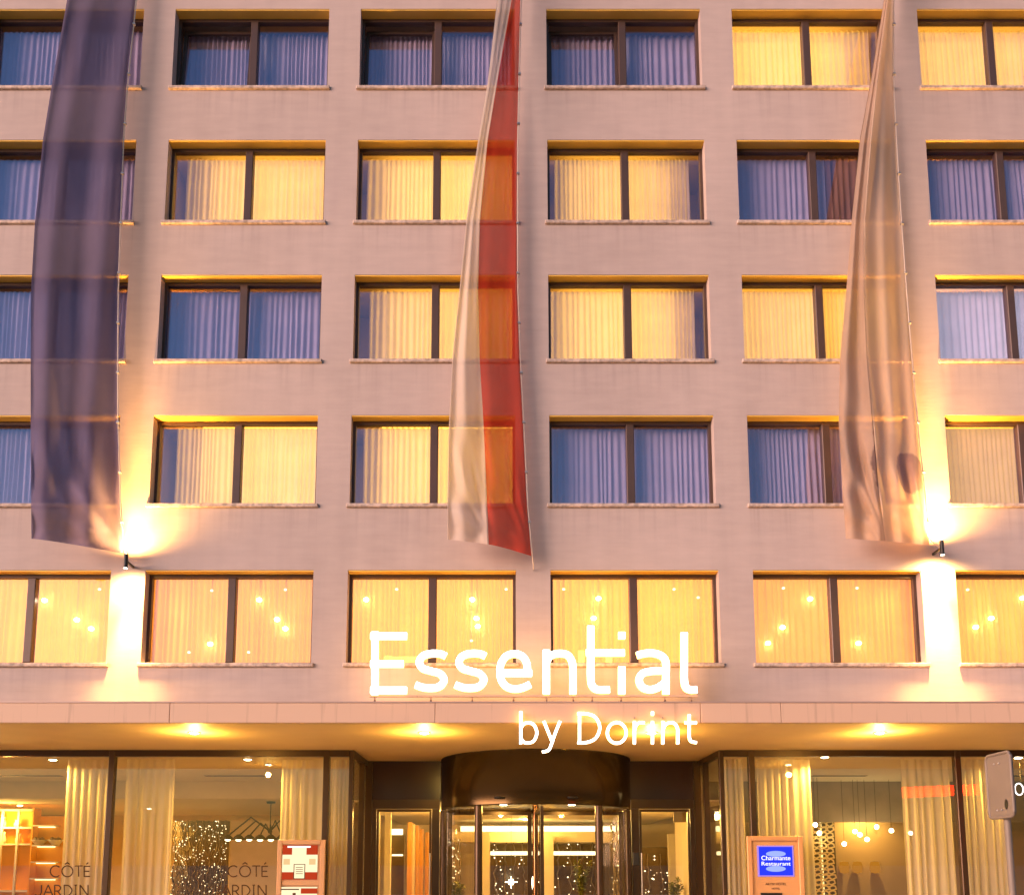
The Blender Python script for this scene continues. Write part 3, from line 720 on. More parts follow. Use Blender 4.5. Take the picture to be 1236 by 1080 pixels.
# ------------------------------------------------------------------ hall curtains
for k, (x0, x1, lab) in enumerate(((-70, -12, 'sheer gold curtain at the far left pane, left of the shelf'), (77, 133, 'sheer gold curtain left of the leftmost mullion behind the first lettering'),
        (149, 208, 'sheer gold curtain right of the leftmost mullion'), (338, 391, 'sheer gold curtain behind the red and white poster case'),
        (399, 421, 'narrow sheer curtain in the slim left pane beside the entrance'), (875, 899, 'narrow sheer curtain in the slim right pane beside the entrance'),
        (916, 981, 'sheer gold curtain behind the blue lit notice board'), (1091, 1150, 'sheer gold curtain left of the right mullion'),
        (1160, 1216, 'sheer gold curtain behind the road sign'), (1290, 1350, 'sheer gold curtain at the far right pane'))):
    Y = YG+.42; a, b = P(x0, 1000, Y).x, P(x1, 1000, Y).x
    cb = curtain_mesh(a, b, .05, ZH-.02, Y, .16, .034, 50+k)
    single('curtain', cb, M_cur_hall, lab, 'curtain', ((a+b)/2, Y, .05), 'sheer curtains along the shopfront')

# ------------------------------------------------------------------ lamps
def downlight(name, px, py, z, label, group, energy, r=.085, inside=True):
    dz = z-CZ
    # depth at which the sight line meets height z
    u = (PY-py)/F_PX; Y = dz/((math.sin(TILT)+u*math.cos(TILT))/(math.cos(TILT)-u*math.sin(TILT)))
    q = P(px, py, Y); t = thing(name, label, 'downlight', (q.x, Y, z), group)
    part('trim_ring', MB().lathe(q.x, Y, [(r+.035, z-.001), (r+.03, z-.016), (r, z-.018), (r, z-.001)], 20), M_metal, t)
    part('lens', MB().lathe(q.x, Y, [(.001, z-.035), (r*.6, z-.03), (r, z-.012)], 18), M_down, t)
    if inside: lamp('downlight_lamp', 'SPOT', t, (q.x, Y, z-.06), energy, WARM, .06, (0, 0, 0), R(165), .6)
    else: lamp('downlight_lamp', 'POINT', t, (q.x, Y, z-.26), energy, WARM, .06)
    return t
for px, lab in ((234.5, 'round downlight in the canopy soffit above the left pane'), (512, 'round downlight in the canopy soffit left of the small lettering'),
                (786.5, 'round downlight in the canopy soffit half hidden by the small lettering'), (1062, 'round downlight in the canopy soffit above the right pane')):
    downlight('canopy_downlight', px, 883.5, ZS-.005, lab, 'downlights under the canopy', 32, inside=False)
for px, py, lab in ((64, 916, 'recessed ceiling light in the restaurant left of the leftmost mullion'), (299, 915.5, 'recessed ceiling light in the restaurant above the chandelier'),
                (995.5, 912.8, 'recessed ceiling light behind the pane above the notice board'), (1229, 913.5, 'recessed ceiling light beside the road sign')):
    downlight('ceiling_downlight', px, py, ZH, lab, 'recessed lights in the hall ceiling', 215)
for px, py, lab in ((24, 971, 'bright ceiling light above the orange display shelf'), (180, 975, 'ceiling light hidden behind the curtain right of the leftmost mullion')):
    downlight('ceiling_downlight', px, py, 3.45, lab, 'recessed lights in the hall ceiling', 240)
for px, py, z, lab in ((1045, 973, 3.40, 'added unseen ceiling light behind the grey bulkhead on the right'),):
    downlight('ceiling_downlight', px, py, z, lab, 'recessed lights in the hall ceiling', 95)  # added out of view to brighten the brown back wall
for X, Y, w_ in ((-1.6, 24.5, 'left front'), (.8, 25.0, 'middle front'), (3.4, 24.5, 'right front'), (.8, 29.0, 'rear')):
    t = thing('lobby_downlight', w_+' recessed round light in the lobby ceiling behind the revolving door', 'downlight', (X, Y, 3.10), 'recessed lights in the lobby ceiling')
    part('lens', MB().lathe(X, Y, [(.001, 3.07), (.06, 3.075), (.09, 3.098)], 14), M_down, t)
    lamp('lobby_lamp', 'POINT', t, (X, Y, 2.95), 62, WARM, .08)

# wall washers on the piers
def washer(px, py, label, e):
    Yl = YF-.34; q = P(px, py, Yl); t = thing('wall_washer', label, 'wall lamp', (q.x, YF, q.z), 'up and down lights on the facade piers')
    part('body', MB().tube([(q.x, Yl, q.z-.13), (q.x, Yl, q.z+.13)], .036, 14), M_darkmetal, t)
    part('bracket', MB().box(q.x-.015, q.x+.015, Yl+.03, YF-.004, q.z-.02, q.z+.02), M_darkmetal, t)
    part('lens', MB().lathe(q.x, Yl, [(.001, q.z-.136), (.03, q.z-.133)], 12), M_down, t)
    part('lens', MB().lathe(q.x, Yl, [(.001, q.z+.136), (.03, q.z+.133)], 12), M_down, t)
    tilt = R(8)
    lamp('down_beam', 'SPOT', t, (q.x, Yl, q.z-.15), e*.75, (1, .62, .22), .10, (R(6), 0, 0), R(44), 1.0)
    lamp('down_glow', 'SPOT', t, (q.x, Yl, q.z-.15), e*.13, (1, .58, .18), .10, (R(20), 0, 0), R(165), 1.0)
    lamp('up_beam', 'SPOT', t, (q.x, Yl, q.z+.15), e*.36, (1, .50, .12), .08, (math.pi-R(3), 0, 0), R(70), 1.0)
    lamp('up_reach', 'SPOT', t, (q.x, Yl, q.z+.155), e*1.0, (1, .48, .12), .08, (math.pi-R(1.5), 0, 0), R(26), 1.0)
    lamp('up_glow', 'SPOT', t, (q.x, Yl, q.z+.16), e*.20, (1, .50, .13), .08, (math.pi, 0, 0), R(174), 1.0)
washer(152, 677, 'slim black wall lamp under the dark blue banner, washing the pier with light', 1000)
washer(1137, 661, 'slim black wall lamp under the beige banner, washing the pier with light', 1500)

# chandelier in the restaurant
Ych = 25.6; hub = P(326, 1003, Ych)
ch = thing('chandelier', 'black spider chandelier with cone shades behind the second pane lettering', 'chandelier', (hub.x, Ych, hub.z))
part('ceiling_rose', MB().lathe(hub.x, Ych, [(.001, 3.38), (.12, 3.39), (.14, 3.448)], 16), M_darkmetal, ch)
part('rod', MB().tube([(hub.x, Ych, hub.z), (hub.x, Ych, 3.40)], .014, 8), M_darkmetal, ch)
part('hub', MB().ball((hub.x, Ych, hub.z), .07, 12), M_darkmetal, ch)
for i, (px, ku, dy) in enumerate(((275, 986, .3), (288, 990, -.5), (301, 993, .6), (314, 994, -.7), (327, 995, -.4), (340, 990, .5), (352, 990, -.2))):
    e = P(px, 1010, Ych+dy); k = P(px*.45+326*.55, ku, Ych+dy*.5)
    part('arm', MB().tube([(hub.x, Ych, hub.z), k, e+Vector((0, 0, .04))], .024, 6), M_darkmetal, ch)
    sh = part('shade', MB().lathe(e.x, e.y, [(.03, e.z+.08), (.06, e.z+.07), (.21, e.z-.07), (.205, e.z-.07), (.04, e.z+.05)], 16), M_darkmetal, ch)
    part('bulb', MB().ball((e.x, e.y, e.z-.075), .085, 10, 0, .5), emit('shade_bulb_glow', (1, .85, .5), 1.6) if i == 0 else bpy.data.materials['shade_bulb_glow'], sh)

# pendant bulbs over the right dining room
me_b = None
for px, py, w_ in ((1019, 1018, 'lowest pendant bulb, just right of the gold lattice column'), (1032, 1003, 'upper left bulb of the touching pair of pendant bulbs'), (1038, 1007, 'lower right bulb of the touching pair of pendant bulbs'), (1046.5, 1012.5, 'pendant bulb just below right of the touching pair'), (1058, 997.5, 'highest pendant bulb over the right dining room'), (1076, 1002, 'pendant bulb right of the highest one, before the curtain edge'), (984, 995, 'upper pendant bulb before the gold lattice column'), (989, 1005, 'lower pendant bulb before the gold lattice column'), (1099, 1005, 'faint reflection drawn as a bulb behind the curtain left of the right mullion')):  # the faint last one is a reflection drawn as a bulb
    Y = 24.0 if px > 1000 else 23.4; q = P(px, py, Y)
    t = thing('pendant_bulb', w_, 'pendant lamp', tuple(q), 'bare bulbs hanging in the right dining room')
    part('bulb', MB().ball(q, .058, 10), M_bulb, t); part('cord', MB().tube([q+Vector((0, 0, .05)), (q.x, q.y, ZH)], .005, 5), M_darkmetal, t)
# orange flower vases on the right
for px, w_ in ((1019, 'leftmost'), (1035, 'middle'), (1056, 'rightmost')):
    q = P(px, 1046, 27.5); z = q.z
    t = thing('wall_sconce', w_+' dim orange wall sconce on the brown wall of the right dining room', 'sconce', tuple(q), 'orange sconces in the right dining room')
    part('shade', MB().lathe(q.x, q.y, [(.001, z-.2), (.13, z-.16), (.16, z), (.12, z+.16), (.001, z+.18)], 14), emit('orange_shade', (.9, .34, .03), .16), t)
    part('back_plate', MB().box(q.x-.05, q.x+.05, 27.5, 27.68, z-.06, z+.06), M_darkmetal, t)
iw('brown_back_wall', MB().box(P(1004, 1000, 27.7).x, P(1250, 1000, 27.7).x, 27.7, 27.85, 0, 3.39), pbsdf('brown_grey_plaster', (.40, .29, .19), .8, var=.06, vscale=1))
# small room bulbs behind the lowest row of windows
BIG = [(53.7,724.4),(92.6,747.8),(110,758.5),(253.7,777),(313,723.7),(334.4,747.4),(344.4,758.5),(442,723.5),(570,723.5),(575,746),(576.7,755.7),(722.3,722),(716.5,746),
       (977.9,722.6),(944.5,757),(927,776),(1036.4,776),(1196.4,746),(1177.9,756.7),(1234.5,721.5)]
SMALL = [(120,711),(255.6,712.6),(228,787),(344.4,711.5),(300,787),(478.8,711),(569,773),(611,711),(680.4,711),(813.6,711),(842.7,721),(945.6,709.6),(1034.5,709.6),(1168,711.5)]
WCOL = {-1: 'under the blue banner', 0: 'right of the left wall lamp', 1: 'over the sign letters Esse', 2: 'over the sign letters tial', 3: 'left of the right wall lamp', 4: 'right of the right wall lamp'}
ORD = ['highest', 'second highest', 'third highest', 'lowest', 'fifth']
for lst, r, g, lab in ((BIG, .048, 'bright bulbs in the lowest window row', 'bright bulb'),
                       (SMALL, .028, 'faint bulbs in the lowest window row', 'faint small bulb')):
    def slot(px, py):
        X = P(px, py, YF).x; k = math.floor((X-X0+.3)/SP); return k, (X-X0-SP*k) > WW/2
    for px, py in lst:
        Y = YF+RV+.15; q = P(px, py, Y); sl = slot(px, py); mates = sorted(b_ for a_, b_ in lst if slot(a_, b_) == sl)
        lab = ('bright bulb' if r > .04 else 'faint small bulb')+(', '+ORD[mates.index(py)] if len(mates) > 1 else '')+' in the '+('right' if sl[1] else 'left')+' pane '+WCOL[sl[0]]
        t = thing('room_bulb', lab, 'bulb', tuple(q), g)
        part('bulb', MB().ball(q, r, 12, 0, .75), M_bulb if r > .04 else M_fairy, t)
        part('cord', MB().tube([q+Vector((0, 0, r*.6)), (q.x, Y, 7.4)], .003, 4), pbsdf('clear_cord', (.8, .62, .3), .5) if 'clear_cord' not in bpy.data.materials else bpy.data.materials['clear_cord'], t)

# ------------------------------------------------------------------ lettering
YL = 14.92
sign = thing('illuminated_sign', 'large white illuminated letters reading Essential standing on the canopy edge', 'sign', tuple(P(645, 838, YL)))
sS = [(38,8.5),(31,5.6),(20,5.2),(10,8.5),(6,16),(10,23),(20,26.3),(31,29.6),(36,37),(31,44.6),(21,47),(10,46),(1.5,43)]
E_ = [[(452.5,762),(452.5,838)], [(447,767.3),(491,767.3)], [(447,801),(487,801)], [(447,832.7),(491,832.7)]]
e_ = [[(604,812),(642,812)], smooth_path([(636.5,812),(636,801),(631,792),(621,788.5),(611,791.5),(605,800),(603.5,810),(605,820),(611,828),(621,831),(631,829.5),(640,825.5)], 4)]
n_ = [[(659.5,784),(659.5,837)], smooth_path([(659.5,799),(664,791.5),(673,788.3),(684,789.5),(690,797),(691.5,808),(691.5,837)], 4)]
t_ = [smooth_path([(713,755),(713,790),(713,818),(715.5,828),(722,831.8),(736,831.8)], 4), [(707.5,787.3),(754,787.3)]]
i_ = [[(750.5,804),(750.5,837)], [(750.5,762.5),(750.5,770.5)]]
a_ = [smooth_path([(769,790.5),(779,788),(790,788),(800,792),(804,800),(804,815),(804,837)], 4), smooth_path([(804,809),(786,809.6),(775.5,812.5),(771.5,820),(775,828.5),(784,831.8),(794,829.5),(804,822.5)], 4)]
l_ = [smooth_path([(826,763),(826,800),(826,820),(828,828.5),(833,831.8),(841.5,831.8)], 4)]
LET = [E_, [smooth_path([(500+x, 783+y) for x, y in sS], 4)], [smooth_path([(548+x, 783+y) for x, y in sS], 4)], e_, n_, t_, i_, a_, l_]
for st in LET:
    mb = MB(); px_strokes(mb, st, .116, YL, .07, 0, 0, 1); part('letter', mb, [M_white_em, M_side_em], sign)
r0, r1 = P(446, 840.5, YL+.04), P(842, 839, YL+.04)
part('mounting_rail', MB().box(r0.x, r1.x, YL+.03, YL+.075, r0.z-.004, r1.z+.004), M_canopy, sign)
for px in (452, 520, 570, 620, 660, 692, 715, 750, 803, 835):
    q = P(px, 840, YL+.05); part('stand', MB().box(q.x-.012, q.x+.012, YL+.076, YL+.10, ZC+.023, q.z+.03), M_canopy, sign)
    part('standoff', MB().box(q.x-.012, q.x+.012, YL+.076, YL+.12, ZC+.024, ZC+.05), M_canopy, sign)
YD2 = 14.90
sub = thing('illuminated_sign', 'smaller thin white illuminated letters reading by Dorint in front of the canopy fascia', 'sign', tuple(P(735, 897, YD2)))
w2 = .044
BY = [[[(628.5,858),(628.5,897.5)], smooth_path([(628.5,879),(632,873.5),(638,871.8),(644.5,874.5),(648,884),(644.5,893.5),(638,896),(632,895),(628.5,890)], 4)],
      [[(656.5,870),(667,896)], smooth_path([(676,870),(670,885),(665.5,898),(662,905),(654.5,907)], 4)],
      [[(699.5,859),(699.5,897.5)], smooth_path([(697,860.8),(708,861),(719,865.5),(724,878),(719,890.5),(708,895.6),(697,895.8)], 4)],
      [arc(744.5, 884, 11.4, 12.6, 0, 360, 28)],
      [[(765.8,870),(765.8,897.5)], smooth_path([(765.8,881),(768,875),(772,871.8),(778,872)], 4)],
      [[(787.6,870),(787.6,897.5)], [(787.6,858.5),(787.6,863)]],
      [[(800,870),(800,897.5)], smooth_path([(800,881),(803,874.5),(808.5,871.8),(814.5,873),(817.8,879),(818,886),(818,897.5)], 4)],
      [smooth_path([(832,862),(832,875),(832,888),(834,894),(841,895.8)], 4), [(826.5,871.8),(841,871.8)]]]
for st in BY:
    mb = MB(); px_strokes(mb, st, w2, YD2, .04, 0, 0, 1); part('letter', mb, [M_white_em, M_side_em], sub)
for px in (629, 700, 766, 800, 832):
    q = P(px, 866, YD2+.05); part('standoff', MB().box(q.x-.01, q.x+.01, YD2+.041, 14.999, q.z-.01, q.z+.01), M_metal, sub)

# ------------------------------------------------------------------ banners
def text_mesh(txt, size, mat, name):
    c = bpy.data.curves.new(name, 'FONT'); c.body = txt; c.size = size; c.align_x = 'CENTER'; c.align_y = 'CENTER'; c.extrude = .002
    o = bpy.data.objects.new(name, c); COL.objects.link(o)
    dg = bpy.context.evaluated_depsgraph_get(); me = bpy.data.meshes.new_from_object(o.evaluated_get(dg))
    bpy.data.objects.remove(o); me.materials.clear(); me.materials.append(mat); return me

def banner_cloth(LE, RE, y_bl, y_br, t0, t1, seed, Yr, Yl, folds, amp, y_top=-90):
    """cloth between left edge LE and right edge RE (pixel tables y->x); t0..t1 = share of the width; hung Yr (rope side) to Yl (free side) deep"""
    mb = MB(); nu, nv = max(6, int(40*(t1-t0))), 90; rnd = random.Random(seed); ph = rnd.uniform(0, 6)
    for j in range(nv+1):
        s = j/nv
        for i in range(nu+1):
            t = t0+(t1-t0)*i/nu
            yb = y_bl+(y_br-y_bl)*t**1.2
            y = y_top+(yb-y_top)*s
            x = lerp_tab(LE, y)*(1-t)+lerp_tab(RE, y)*t
            Y = Yl+(Yr-Yl)*t
            f = amp*(.35+.65*s)*math.sin(folds*math.pi*t*(1+.35*s)+ph+2.2*s)
            f += amp*.5*math.sin(2.3*folds*t-5*s+ph)*s
            pull = max(0, s-.72)/.28                      # creases that gather in the lower rope corner
            f += amp*.9*pull*math.sin(14*math.atan2((1-s)*6, (1.05-t)))*min(1, (1-t)*3)
            p = P(x, y, YF); k = (Y+f*(1 if 0 < t < 1 else .3))/YF
            mb.v.append((p.x*k, p.y*k, CZ+(p.z-CZ)*k))
    m = nu+1
    for j in range(nv):
        for i in range(nu):
            mb.f.append([j*m+i, j*m+i+1, (j+1)*m+i+1, (j+1)*m+i]); mb.m.append(0); mb.s.append(True)
    return mb
def rope_parts(t, RE, y_b, Yr, anchor):
    pts = [P(lerp_tab(RE, y)+1.2, y, YF) for y in range(-90, int(y_b)+1, 20)]
    pts = [Vector((p.x*Yr/YF, Yr, CZ+(p.z-CZ)*Yr/YF)) for p in pts]+[anchor]
    part('rope', MB().tube(pts, .011, 6), pbsdf('pale_rope', (.75, .62, .5), .8) if 'pale_rope' not in bpy.data.materials else bpy.data.materials['pale_rope'], t)
    for i in range(3, len(pts)-1, 3):
        p = pts[i]; part('clip', MB().bevbox(p.x-.025, p.x+.03, p.y-.03, p.y+.015, p.z-.02, p.z+.02, .006), M_metal, t)
    tp = pts[0]
    part('pole', MB().tube([(tp.x+.05, YF-.004, tp.z+.05), (tp.x-1.6, YF-1.7, tp.z+.35)], .035, 10), M_metal, t)
    part('eyelet', MB().tube([anchor, (anchor.x, YF-.003, anchor.z)], .01, 6), M_metal, t)

M_blue = cloth('slate_violet_bunting', (.19, .16, .255), .42, .09, var=.10, stretch=(1, 1, .4))
M_whitef = cloth('off_white_bunting', (.74, .65, .56), .5, .16, var=.07, stretch=(1, 1, .4))
M_redf = cloth('red_bunting', (.55, .055, .03), .5, .15, var=.08, stretch=(1, 1, .4))
M_beige = cloth('beige_bunting', (.74, .58, .43), .5, .07, var=.08, stretch=(1, 1, .4))
M_beige_shaded = cloth('shaded_beige_bunting', (.50, .37, .28), .45, .06, var=.12, stretch=(1, 1, .4))  # beige cloth with the folded half's shade put into its colour
L1 = [(-90,100),(0,81),(100,63),(170,51.6),(235,46),(270,42),(350,37.5),(430,37),(520,37),(600,37.5),(655,38)]
R1 = [(-90,172),(0,163.5),(100,153),(170,148),(272,144.3),(350,141.7),(430,141),(510,141.3),(612,145),(640,147),(670,148.5)]
t = thing('banner', 'long dark slate blue see-through banner on the left of the facade', 'banner', tuple(P(148, 668, YF)), 'flags hanging down the facade')
part('cloth', banner_cloth(L1, R1, 650, 668, 0, 1, 1, 15.25, 14.75, 3, .10), M_blue, t)
rope_parts(t, R1, 668, 15.25, P(152, 672, YF-.05))
L2 = [(-90,612),(0,600),(100,588.6),(170,577),(265,563),(350,554.6),(434,546),(510,542),(610,540),(655,540)]
R2 = [(-90,631),(0,628),(100,625.5),(170,624),(265,623.6),(350,624),(434,627),(510,631),(610,636),(672,641.5)]
B2 = [(-90,622),(0,617.5),(100,600),(170,588.6),(265,579.4),(350,577),(434,579),(510,583.5),(610,588),(660,590)]
t = thing('banner', 'long middle banner, white on its left half and red on its right half', 'banner', tuple(P(641, 671, YF)), 'flags hanging down the facade')
part('white_cloth', banner_cloth(L2, B2, 651, 657, 0, 1, 2, 15.0, 14.8, 2, .09), M_whitef, t)
part('red_cloth', banner_cloth(B2, R2, 657, 671, 0, 1, 3, 15.3, 15.0, 2, .07), M_redf, t)
rope_parts(t, R2, 671, 15.3, P(644, 687, YF-.05))
L3 = [(-90,1088),(0,1067),(100,1050.5),(170,1037.5),(265,1028),(350,1021.6),(434,1013.8),(510,1012.4),(590,1016.5),(650,1021)]
F3 = [(-90,1090),(0,1071),(100,1058),(170,1050.5),(265,1043),(350,1043),(434,1047),(510,1053.9),(590,1060.6),(655,1069)]
R3 = [(-90,1079),(0,1077.5),(100,1077.6),(170,1081),(265,1086.8),(350,1093),(434,1099.7),(510,1106.5),(590,1115),(660,1122)]
t = thing('banner', 'long folded beige banner with dark emblem scraps on the right of the facade', 'banner', tuple(P(1122, 658, YF)), 'flags hanging down the facade')
FOLD_ = banner_cloth(L3, F3, 650, 653, 0, 1, 4, 14.85, 15.05, 2, .10)
bc = banner_cloth(F3, R3, 653, 658, 0, 1, 5, 15.3, 14.85, 3, .08)
def emblem_cloth(src, base, ink, cx, cz, rx, rz, k):
    """printed dark patch with a ragged outline on the banner cloth"""
    m = src.copy(); m.name = src.name+'_emblem'; n = m.node_tree.nodes; l = m.node_tree.links
    mx = [x for x in n if x.bl_idname == 'ShaderNodeMix'][0]; tc = [x for x in n if x.bl_idname == 'ShaderNodeTexCoord'][0]
    sp = n.new('ShaderNodeSeparateXYZ'); l.new(tc.outputs['Object'], sp.inputs[0])
    def op(o, a, b):
        x = n.new('ShaderNodeMath'); x.operation = o
        for i_, v in enumerate((a, b)):
            if isinstance(v, (int, float)): x.inputs[i_].default_value = v
            else: l.new(v, x.inputs[i_])
        return x.outputs[0]
    dx = op('DIVIDE', op('SUBTRACT', sp.outputs['X'], cx), rx); dz = op('DIVIDE', op('SUBTRACT', sp.outputs['Z'], cz), rz)
    nz = n.new('ShaderNodeTexNoise'); nz.inputs['Scale'].default_value = 3.2; nz.inputs['Detail'].default_value = 4; l.new(tc.outputs['Object'], nz.inputs['Vector'])
    d = op('ADD', op('ADD', op('MULTIPLY', dx, dx), op('MULTIPLY', dz, dz)), op('MULTIPLY', nz.outputs['Fac'], k))
    r = n.new('ShaderNodeMapRange'); r.inputs['From Min'].default_value = 1.25+k*.5; r.inputs['From Max'].default_value = .95+k*.5; l.new(d, r.inputs['Value'])
    c = n.new('ShaderNodeMix'); c.data_type = 'RGBA'; c.inputs['A'].default_value = (*base, 1); c.inputs['B'].default_value = (*ink, 1)
    l.new(r.outputs['Result'], c.inputs['Factor']); l.new(c.outputs['Result'], mx.inputs['A'])
    return m
part('cloth', bc, emblem_cloth(M_beige, (.74, .58, .43), (.36, .27, .28), -.50, 1.18, .30, .36, 1.4), t)
part('folded_cloth', FOLD_, emblem_cloth(M_beige_shaded, (.50, .37, .28), (.22, .15, .13), -1.02, 1.3, .26, .85, 1.8), t)
rope_parts(t, R3, 658, 15.3, P(1136, 664, YF-.05))

# ------------------------------------------------------------------ poster case, notice board, road sign, neon
def case(name, label, cat, x0, x1, y0, Y, col):
    a, b = P(x0, 1080, Y), P(x1, y0, Y); t = thing(name, label, cat, ((a.x+b.x)/2, Y, 0))
    m = pbsdf(name+'_paint', col, .4, .1, var=.05); w = .10
    part('case_back', MB().box(a.x+.02, b.x-.02, Y+.06, Y+.12, .3, b.z-.02), m, t)
    part('case_frame', MB().bevbox(a.x, a.x+w, Y, Y+.058, .3, b.z, .012).bevbox(b.x-w, b.x, Y, Y+.058, .3, b.z, .012).bevbox(a.x+w, b.x-w, Y+.001, Y+.058, b.z-w, b.z, .012).bevbox(a.x+w, b.x-w, Y+.001, Y+.058, .3, .3+w, .012), m, t)
    for x in (a.x+.12, b.x-.12): part('leg', MB().box(x-.03, x+.03, Y+.062, Y+.118, 0, .299), M_darkmetal, t)
    return t, a, b, m, w
Yc = YG-.30
mc, a, b, m, w = case('poster_case', 'pink framed poster case with lit red and white posters before the left curtain', 'poster case', 333, 393, 1013, Yc, (.46, .26, .13))
M_red = emit('lit_poster_red', (.75, .07, .02), .19); M_wht = emit('lit_poster_cream', (1.0, .82, .50), .32); M_wht2 = emit('lit_poster_white', (1.0, .93, .80), .42)
def prect(mb, x0, x1, y0, y1, Y, m, d=.004):
    p, q = P(x0, y1, Y), P(x1, y0, Y); mb.box(p.x, q.x, Y, Y+d, p.z, q.z, m)
pm = MB(); prect(pm, 338.5, 383.5, 1019.5, 1061, Yc+.05, 0); prect(pm, 338.5, 383.5, 1031, 1052, Yc+.044, 1); prect(pm, 352.5, 370, 1022.5, 1031.5, Yc+.041, 1); prect(pm, 355, 367.5, 1043, 1059.5, Yc+.034, 1); prect(pm, 354, 368.5, 1042.2, 1060.3, Yc+.038, 3)
for y_ in (1046, 1048.5, 1051, 1053.5): prect(pm, 357, 365.5, y_, y_+.7, Yc+.0305, 3, .003)
for x_ in (342, 373): prect(pm, x_, x_+8, 1036, 1043, Yc+.040, 4, .003)
prect(pm, 347, 375, 1020.5, 1022.5, Yc+.030, 2); prect(pm, 337, 339.3, 1027, 1062, Yc+.034, 1)
part('upper_poster', pm, [M_red, M_wht, M_wht2, M_ink, emit('lit_poster_photo', (.95, .62, .28), .26)], mc)
pm = MB(); prect(pm, 336.5, 383, 1070, 1110, Yc+.05, 1); prect(pm, 363, 383, 1071.5, 1078, Yc+.044, 0); prect(pm, 339, 361, 1072, 1073.5, Yc+.044, 3); prect(pm, 353, 357, 1077, 1082, Yc+.042, 3)
part('lower_poster', pm, [M_red, M_wht, M_wht2, M_ink], mc)
pm = MB(); prect(pm, 334.5, 392, 1062.5, 1068, Yc+.03, 0, .028); part('cross_bar', pm, m, mc)
nb, a, b, m, w = case('notice_board', 'tall pinkish notice board with a small lit blue square logo before the right curtain', 'notice board', 904, 969, 1008.5, Yc, (.56, .29, .12))
mp_ = MB(); prect(mp_, 909, 963, 1013, 1200, Yc+.052, 0); part('board_panel', mp_, m, nb)
bp_ = MB(); prect(bp_, 915, 957.5, 1020, 1057.5, Yc+.036, 1, .015); prect(bp_, 917, 956, 1021.5, 1056, Yc+.030, 0, .005)
part('blue_logo_panel', bp_, [emit('blue_backlight', (.03, .05, .95), .27), emit('logo_rim_light', (.55, .30, .85), .25)], nb)
M_lw = emit('logo_white_light', (.92, .88, 1.0), .42); M_lb = emit('logo_pale_blue_light', (.40, .50, 1.0), .26)
gl = MB()
for cyy in (1030, 1048):
    pts = arc(936.5, cyy, 12, 3.6, 0, 360, 24)[:-1]; vs = [P(x, y, Yc+.027) for x, y in pts]; gl.add(vs, [tuple(range(len(vs)))])
part('logo_glow', gl, M_lb, nb)
lw = MB(); prect(lw, 919, 953.5, 1036.8, 1038.3, Yc+.022, 0)
for txt, py, sz in (('Charmante', 1035.2, .115), ('Restaurant', 1042.0, .10)):
    me = text_mesh(txt, sz*1.08, M_lw, 'logo_lettering'); q = P(936.5, py, Yc+.022)
    o = share('logo_lettering', me, nb, q-wloc(nb)); o.rotation_euler = (math.pi/2, 0, 0); o['kind'] = 'stuff'
    wd = max(v.co.x for v in me.vertices)-min(v.co.x for v in me.vertices); o.scale = (.60/wd, 1.05, 1)
for txt, py, sz in (('AKTIV HOTEL', 1066.5, .07), ('HOTEL', 1072, .055)):
    me = text_mesh(txt, sz, M_ink, 'board_lettering'); q = P(936.5, py, Yc+.048)
    o = share('board_lettering', me, nb, q-wloc(nb)); o.rotation_euler = (math.pi/2, 0, 0); o['kind'] = 'stuff'
sb = MB(); prect(sb, 919, 944, 1077, 1092, Yc+.03, 0, .02); part('dark_slot', sb, M_darkmetal, nb)

# road sign seen from behind
pA, pB = P(1190.5, 913, 12.35), P(1219.5, 906.5, 11.72)
zt0, zb0 = (pA.z+pB.z)/2, (P(1191, 987, 12.35).z+P(1220, 985, 11.72).z)/2
cx_, cy_ = (pA.x+pB.x)/2, (pA.y+pB.y)/2; wv = Vector((pB.x-pA.x, pB.y-pA.y, 0)); hw = wv.length/2; ang = math.atan2(wv.y, wv.x)
rs = thing('road_sign', 'back of a tall rounded road sign on a thin post before the right curtain', 'road sign', (cx_, cy_, 0))
M_signback = pbsdf('sign_back_metal', (.20, .155, .12), .6, .15, var=.06, vscale=2)
def rrect(hw, z0, z1, r, n=5):
    pts = []
    for cx, cz, a0 in ((hw-r, z1-r, 0), (-hw+r, z1-r, 90), (-hw+r, z0+r, 180), (hw-r, z0+r, 270)):
        for i in range(n+1): pts.append((cx+r*math.cos(R(a0+90*i/n)), cz+r*math.sin(R(a0+90*i/n))))
    return pts
def slab(pts, y0, y1, M, mb):
    n = len(pts); vs = [M @ Vector((x, y0, z)) for x, z in pts]+[M @ Vector((x, y1, z)) for x, z in pts]
    mb.add(vs, [tuple(range(n)), tuple(reversed(range(n, 2*n)))]+[(i, i+n, (i+1) % n+n, (i+1) % n) for i in range(n)])
Ms = Matrix.Translation((cx_, cy_, 0)) @ Matrix.Rotation(ang, 4, 'Z')
pl = MB(); slab(rrect(hw-.01, zb0+.01, zt0-.01, .07), -.012, .03, Ms, pl); part('sign_plate', pl, M_signback, rs)
rim = MB(); pts = rrect(hw, zb0, zt0, .08); rim.tube([Ms @ Vector((x, -.01, z)) for x, z in pts+pts[:1]], .022, 8, 0, False); part('sign_rim', rim, M_signback, rs)
part('post', MB().tube([Ms @ Vector((-.03, .075, -.15)), Ms @ Vector((-.03, .075, zt0-.1))], .045, 14), M_signback, rs)
for z in (zb0+.12, zt0-.15): part('clamp', MB().box(-.12, .06, .031, .125, z-.02, z+.02, 0, Ms), M_metal, rs)
bt = MB()
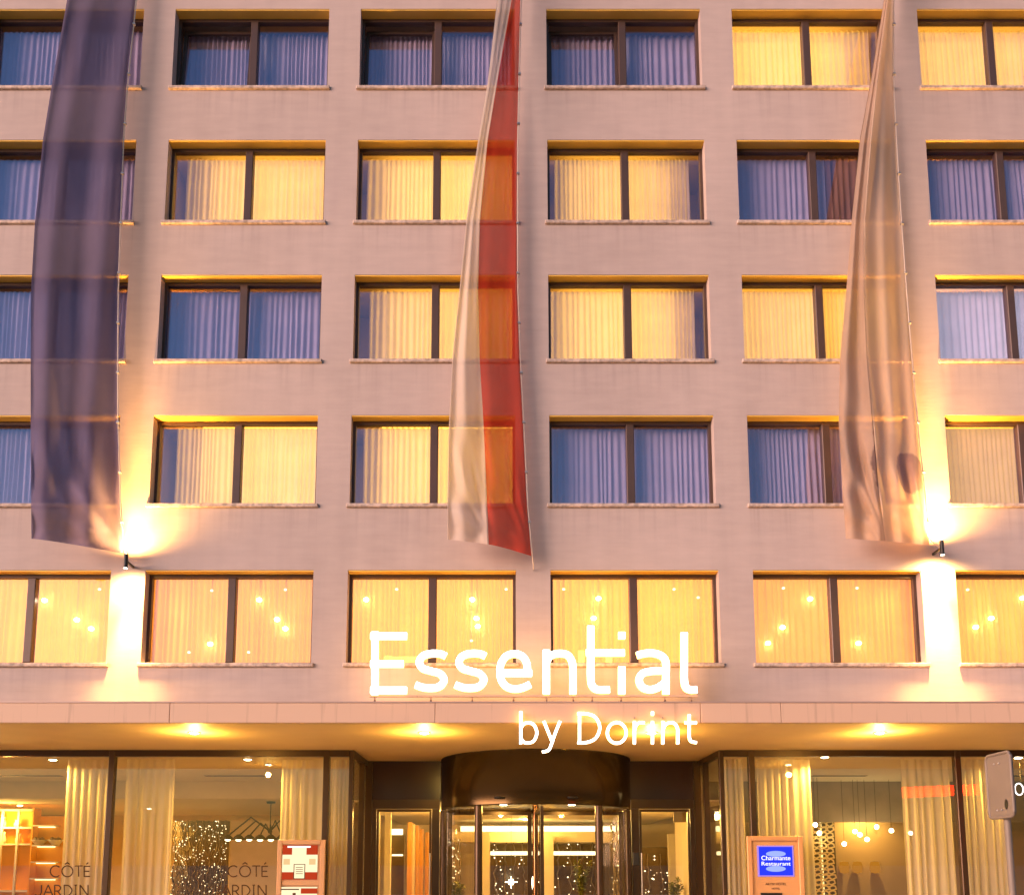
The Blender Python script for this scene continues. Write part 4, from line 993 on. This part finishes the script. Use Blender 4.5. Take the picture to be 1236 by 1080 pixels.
for bz in (zb0+.10, zt0-.13):
    for bx in (-.09, .03): bt.ball(Ms @ Vector((bx, -.018, bz)), .014, 8)
part('bolts', bt, M_metal, rs)['kind'] = 'stuff'
dk = MB(); vs = [Ms @ Vector((hw-.17+.045*math.cos(t_*.5236), -.016, zb0+.17+.07*math.sin(t_*.5236))) for t_ in range(12)]; dk.add(vs, [tuple(range(12))])
part('sticker', dk, M_darkmetal, rs)

# neon by the right edge and the red shop sign over the street that the glass mirrors
q = P(1230, 952, YG+.3); rr = .10
nm = MB(); nm.tube([(q.x+rr*.9*math.cos(i*math.pi/12), q.y, q.z+rr*1.25*math.sin(i*math.pi/12)) for i in range(25)], .014, 6, 0, False)
nm.tube([(q.x+.20, q.y, q.z+.13), (q.x+.16, q.y, q.z+.13), (q.x+.16, q.y, q.z-.13), (q.x+.30, q.y, q.z-.13)], .014, 6)
ns = thing('neon_sign', 'white neon letters hanging inside the glass right of the road sign', 'neon sign', tuple(q))
part('neon_tube', nm, emit('white_neon', (1.0, .86, .88), .9), ns)
part('hanger', MB().tube([(q.x+.05, q.y, q.z+.14), (q.x+.05, q.y, ZH)], .004, 5), M_darkmetal, ns)
Yr_ = -2.6; a, b = P(1088, 962, 40.0), P(1182, 946, 40.0)
rsn = thing('shop_sign', 'red lit shop sign on two posts across the street, mirrored in the right pane', 'sign', ((a.x+b.x)/2, Yr_, 0))
M_redneon = emit('red_neon', (1.0, .02, .004), 8.0)
n = 7; wdt = (b.x-a.x)/n
for i in range(n):
    x = a.x+wdt*i; z0, z1 = a.z+(b.z-a.z)*.25*i/n, b.z-(b.z-a.z)*.25*(1-i/n)
    part('lit_panel', MB().bevbox(x+.04, x+wdt-.05, Yr_, Yr_+.12, z0, z1, .02).box(x+.1, x+wdt-.1, Yr_+.121, Yr_+.13, z0+.05, z1-.05, 1), [M_redneon, M_redneon], rsn)
for x in (a.x+.3, b.x-.3): part('post', MB().tube([(x, Yr_-.05, -.02), (x, Yr_-.05, b.z)], .06, 10), M_darkmetal, rsn)
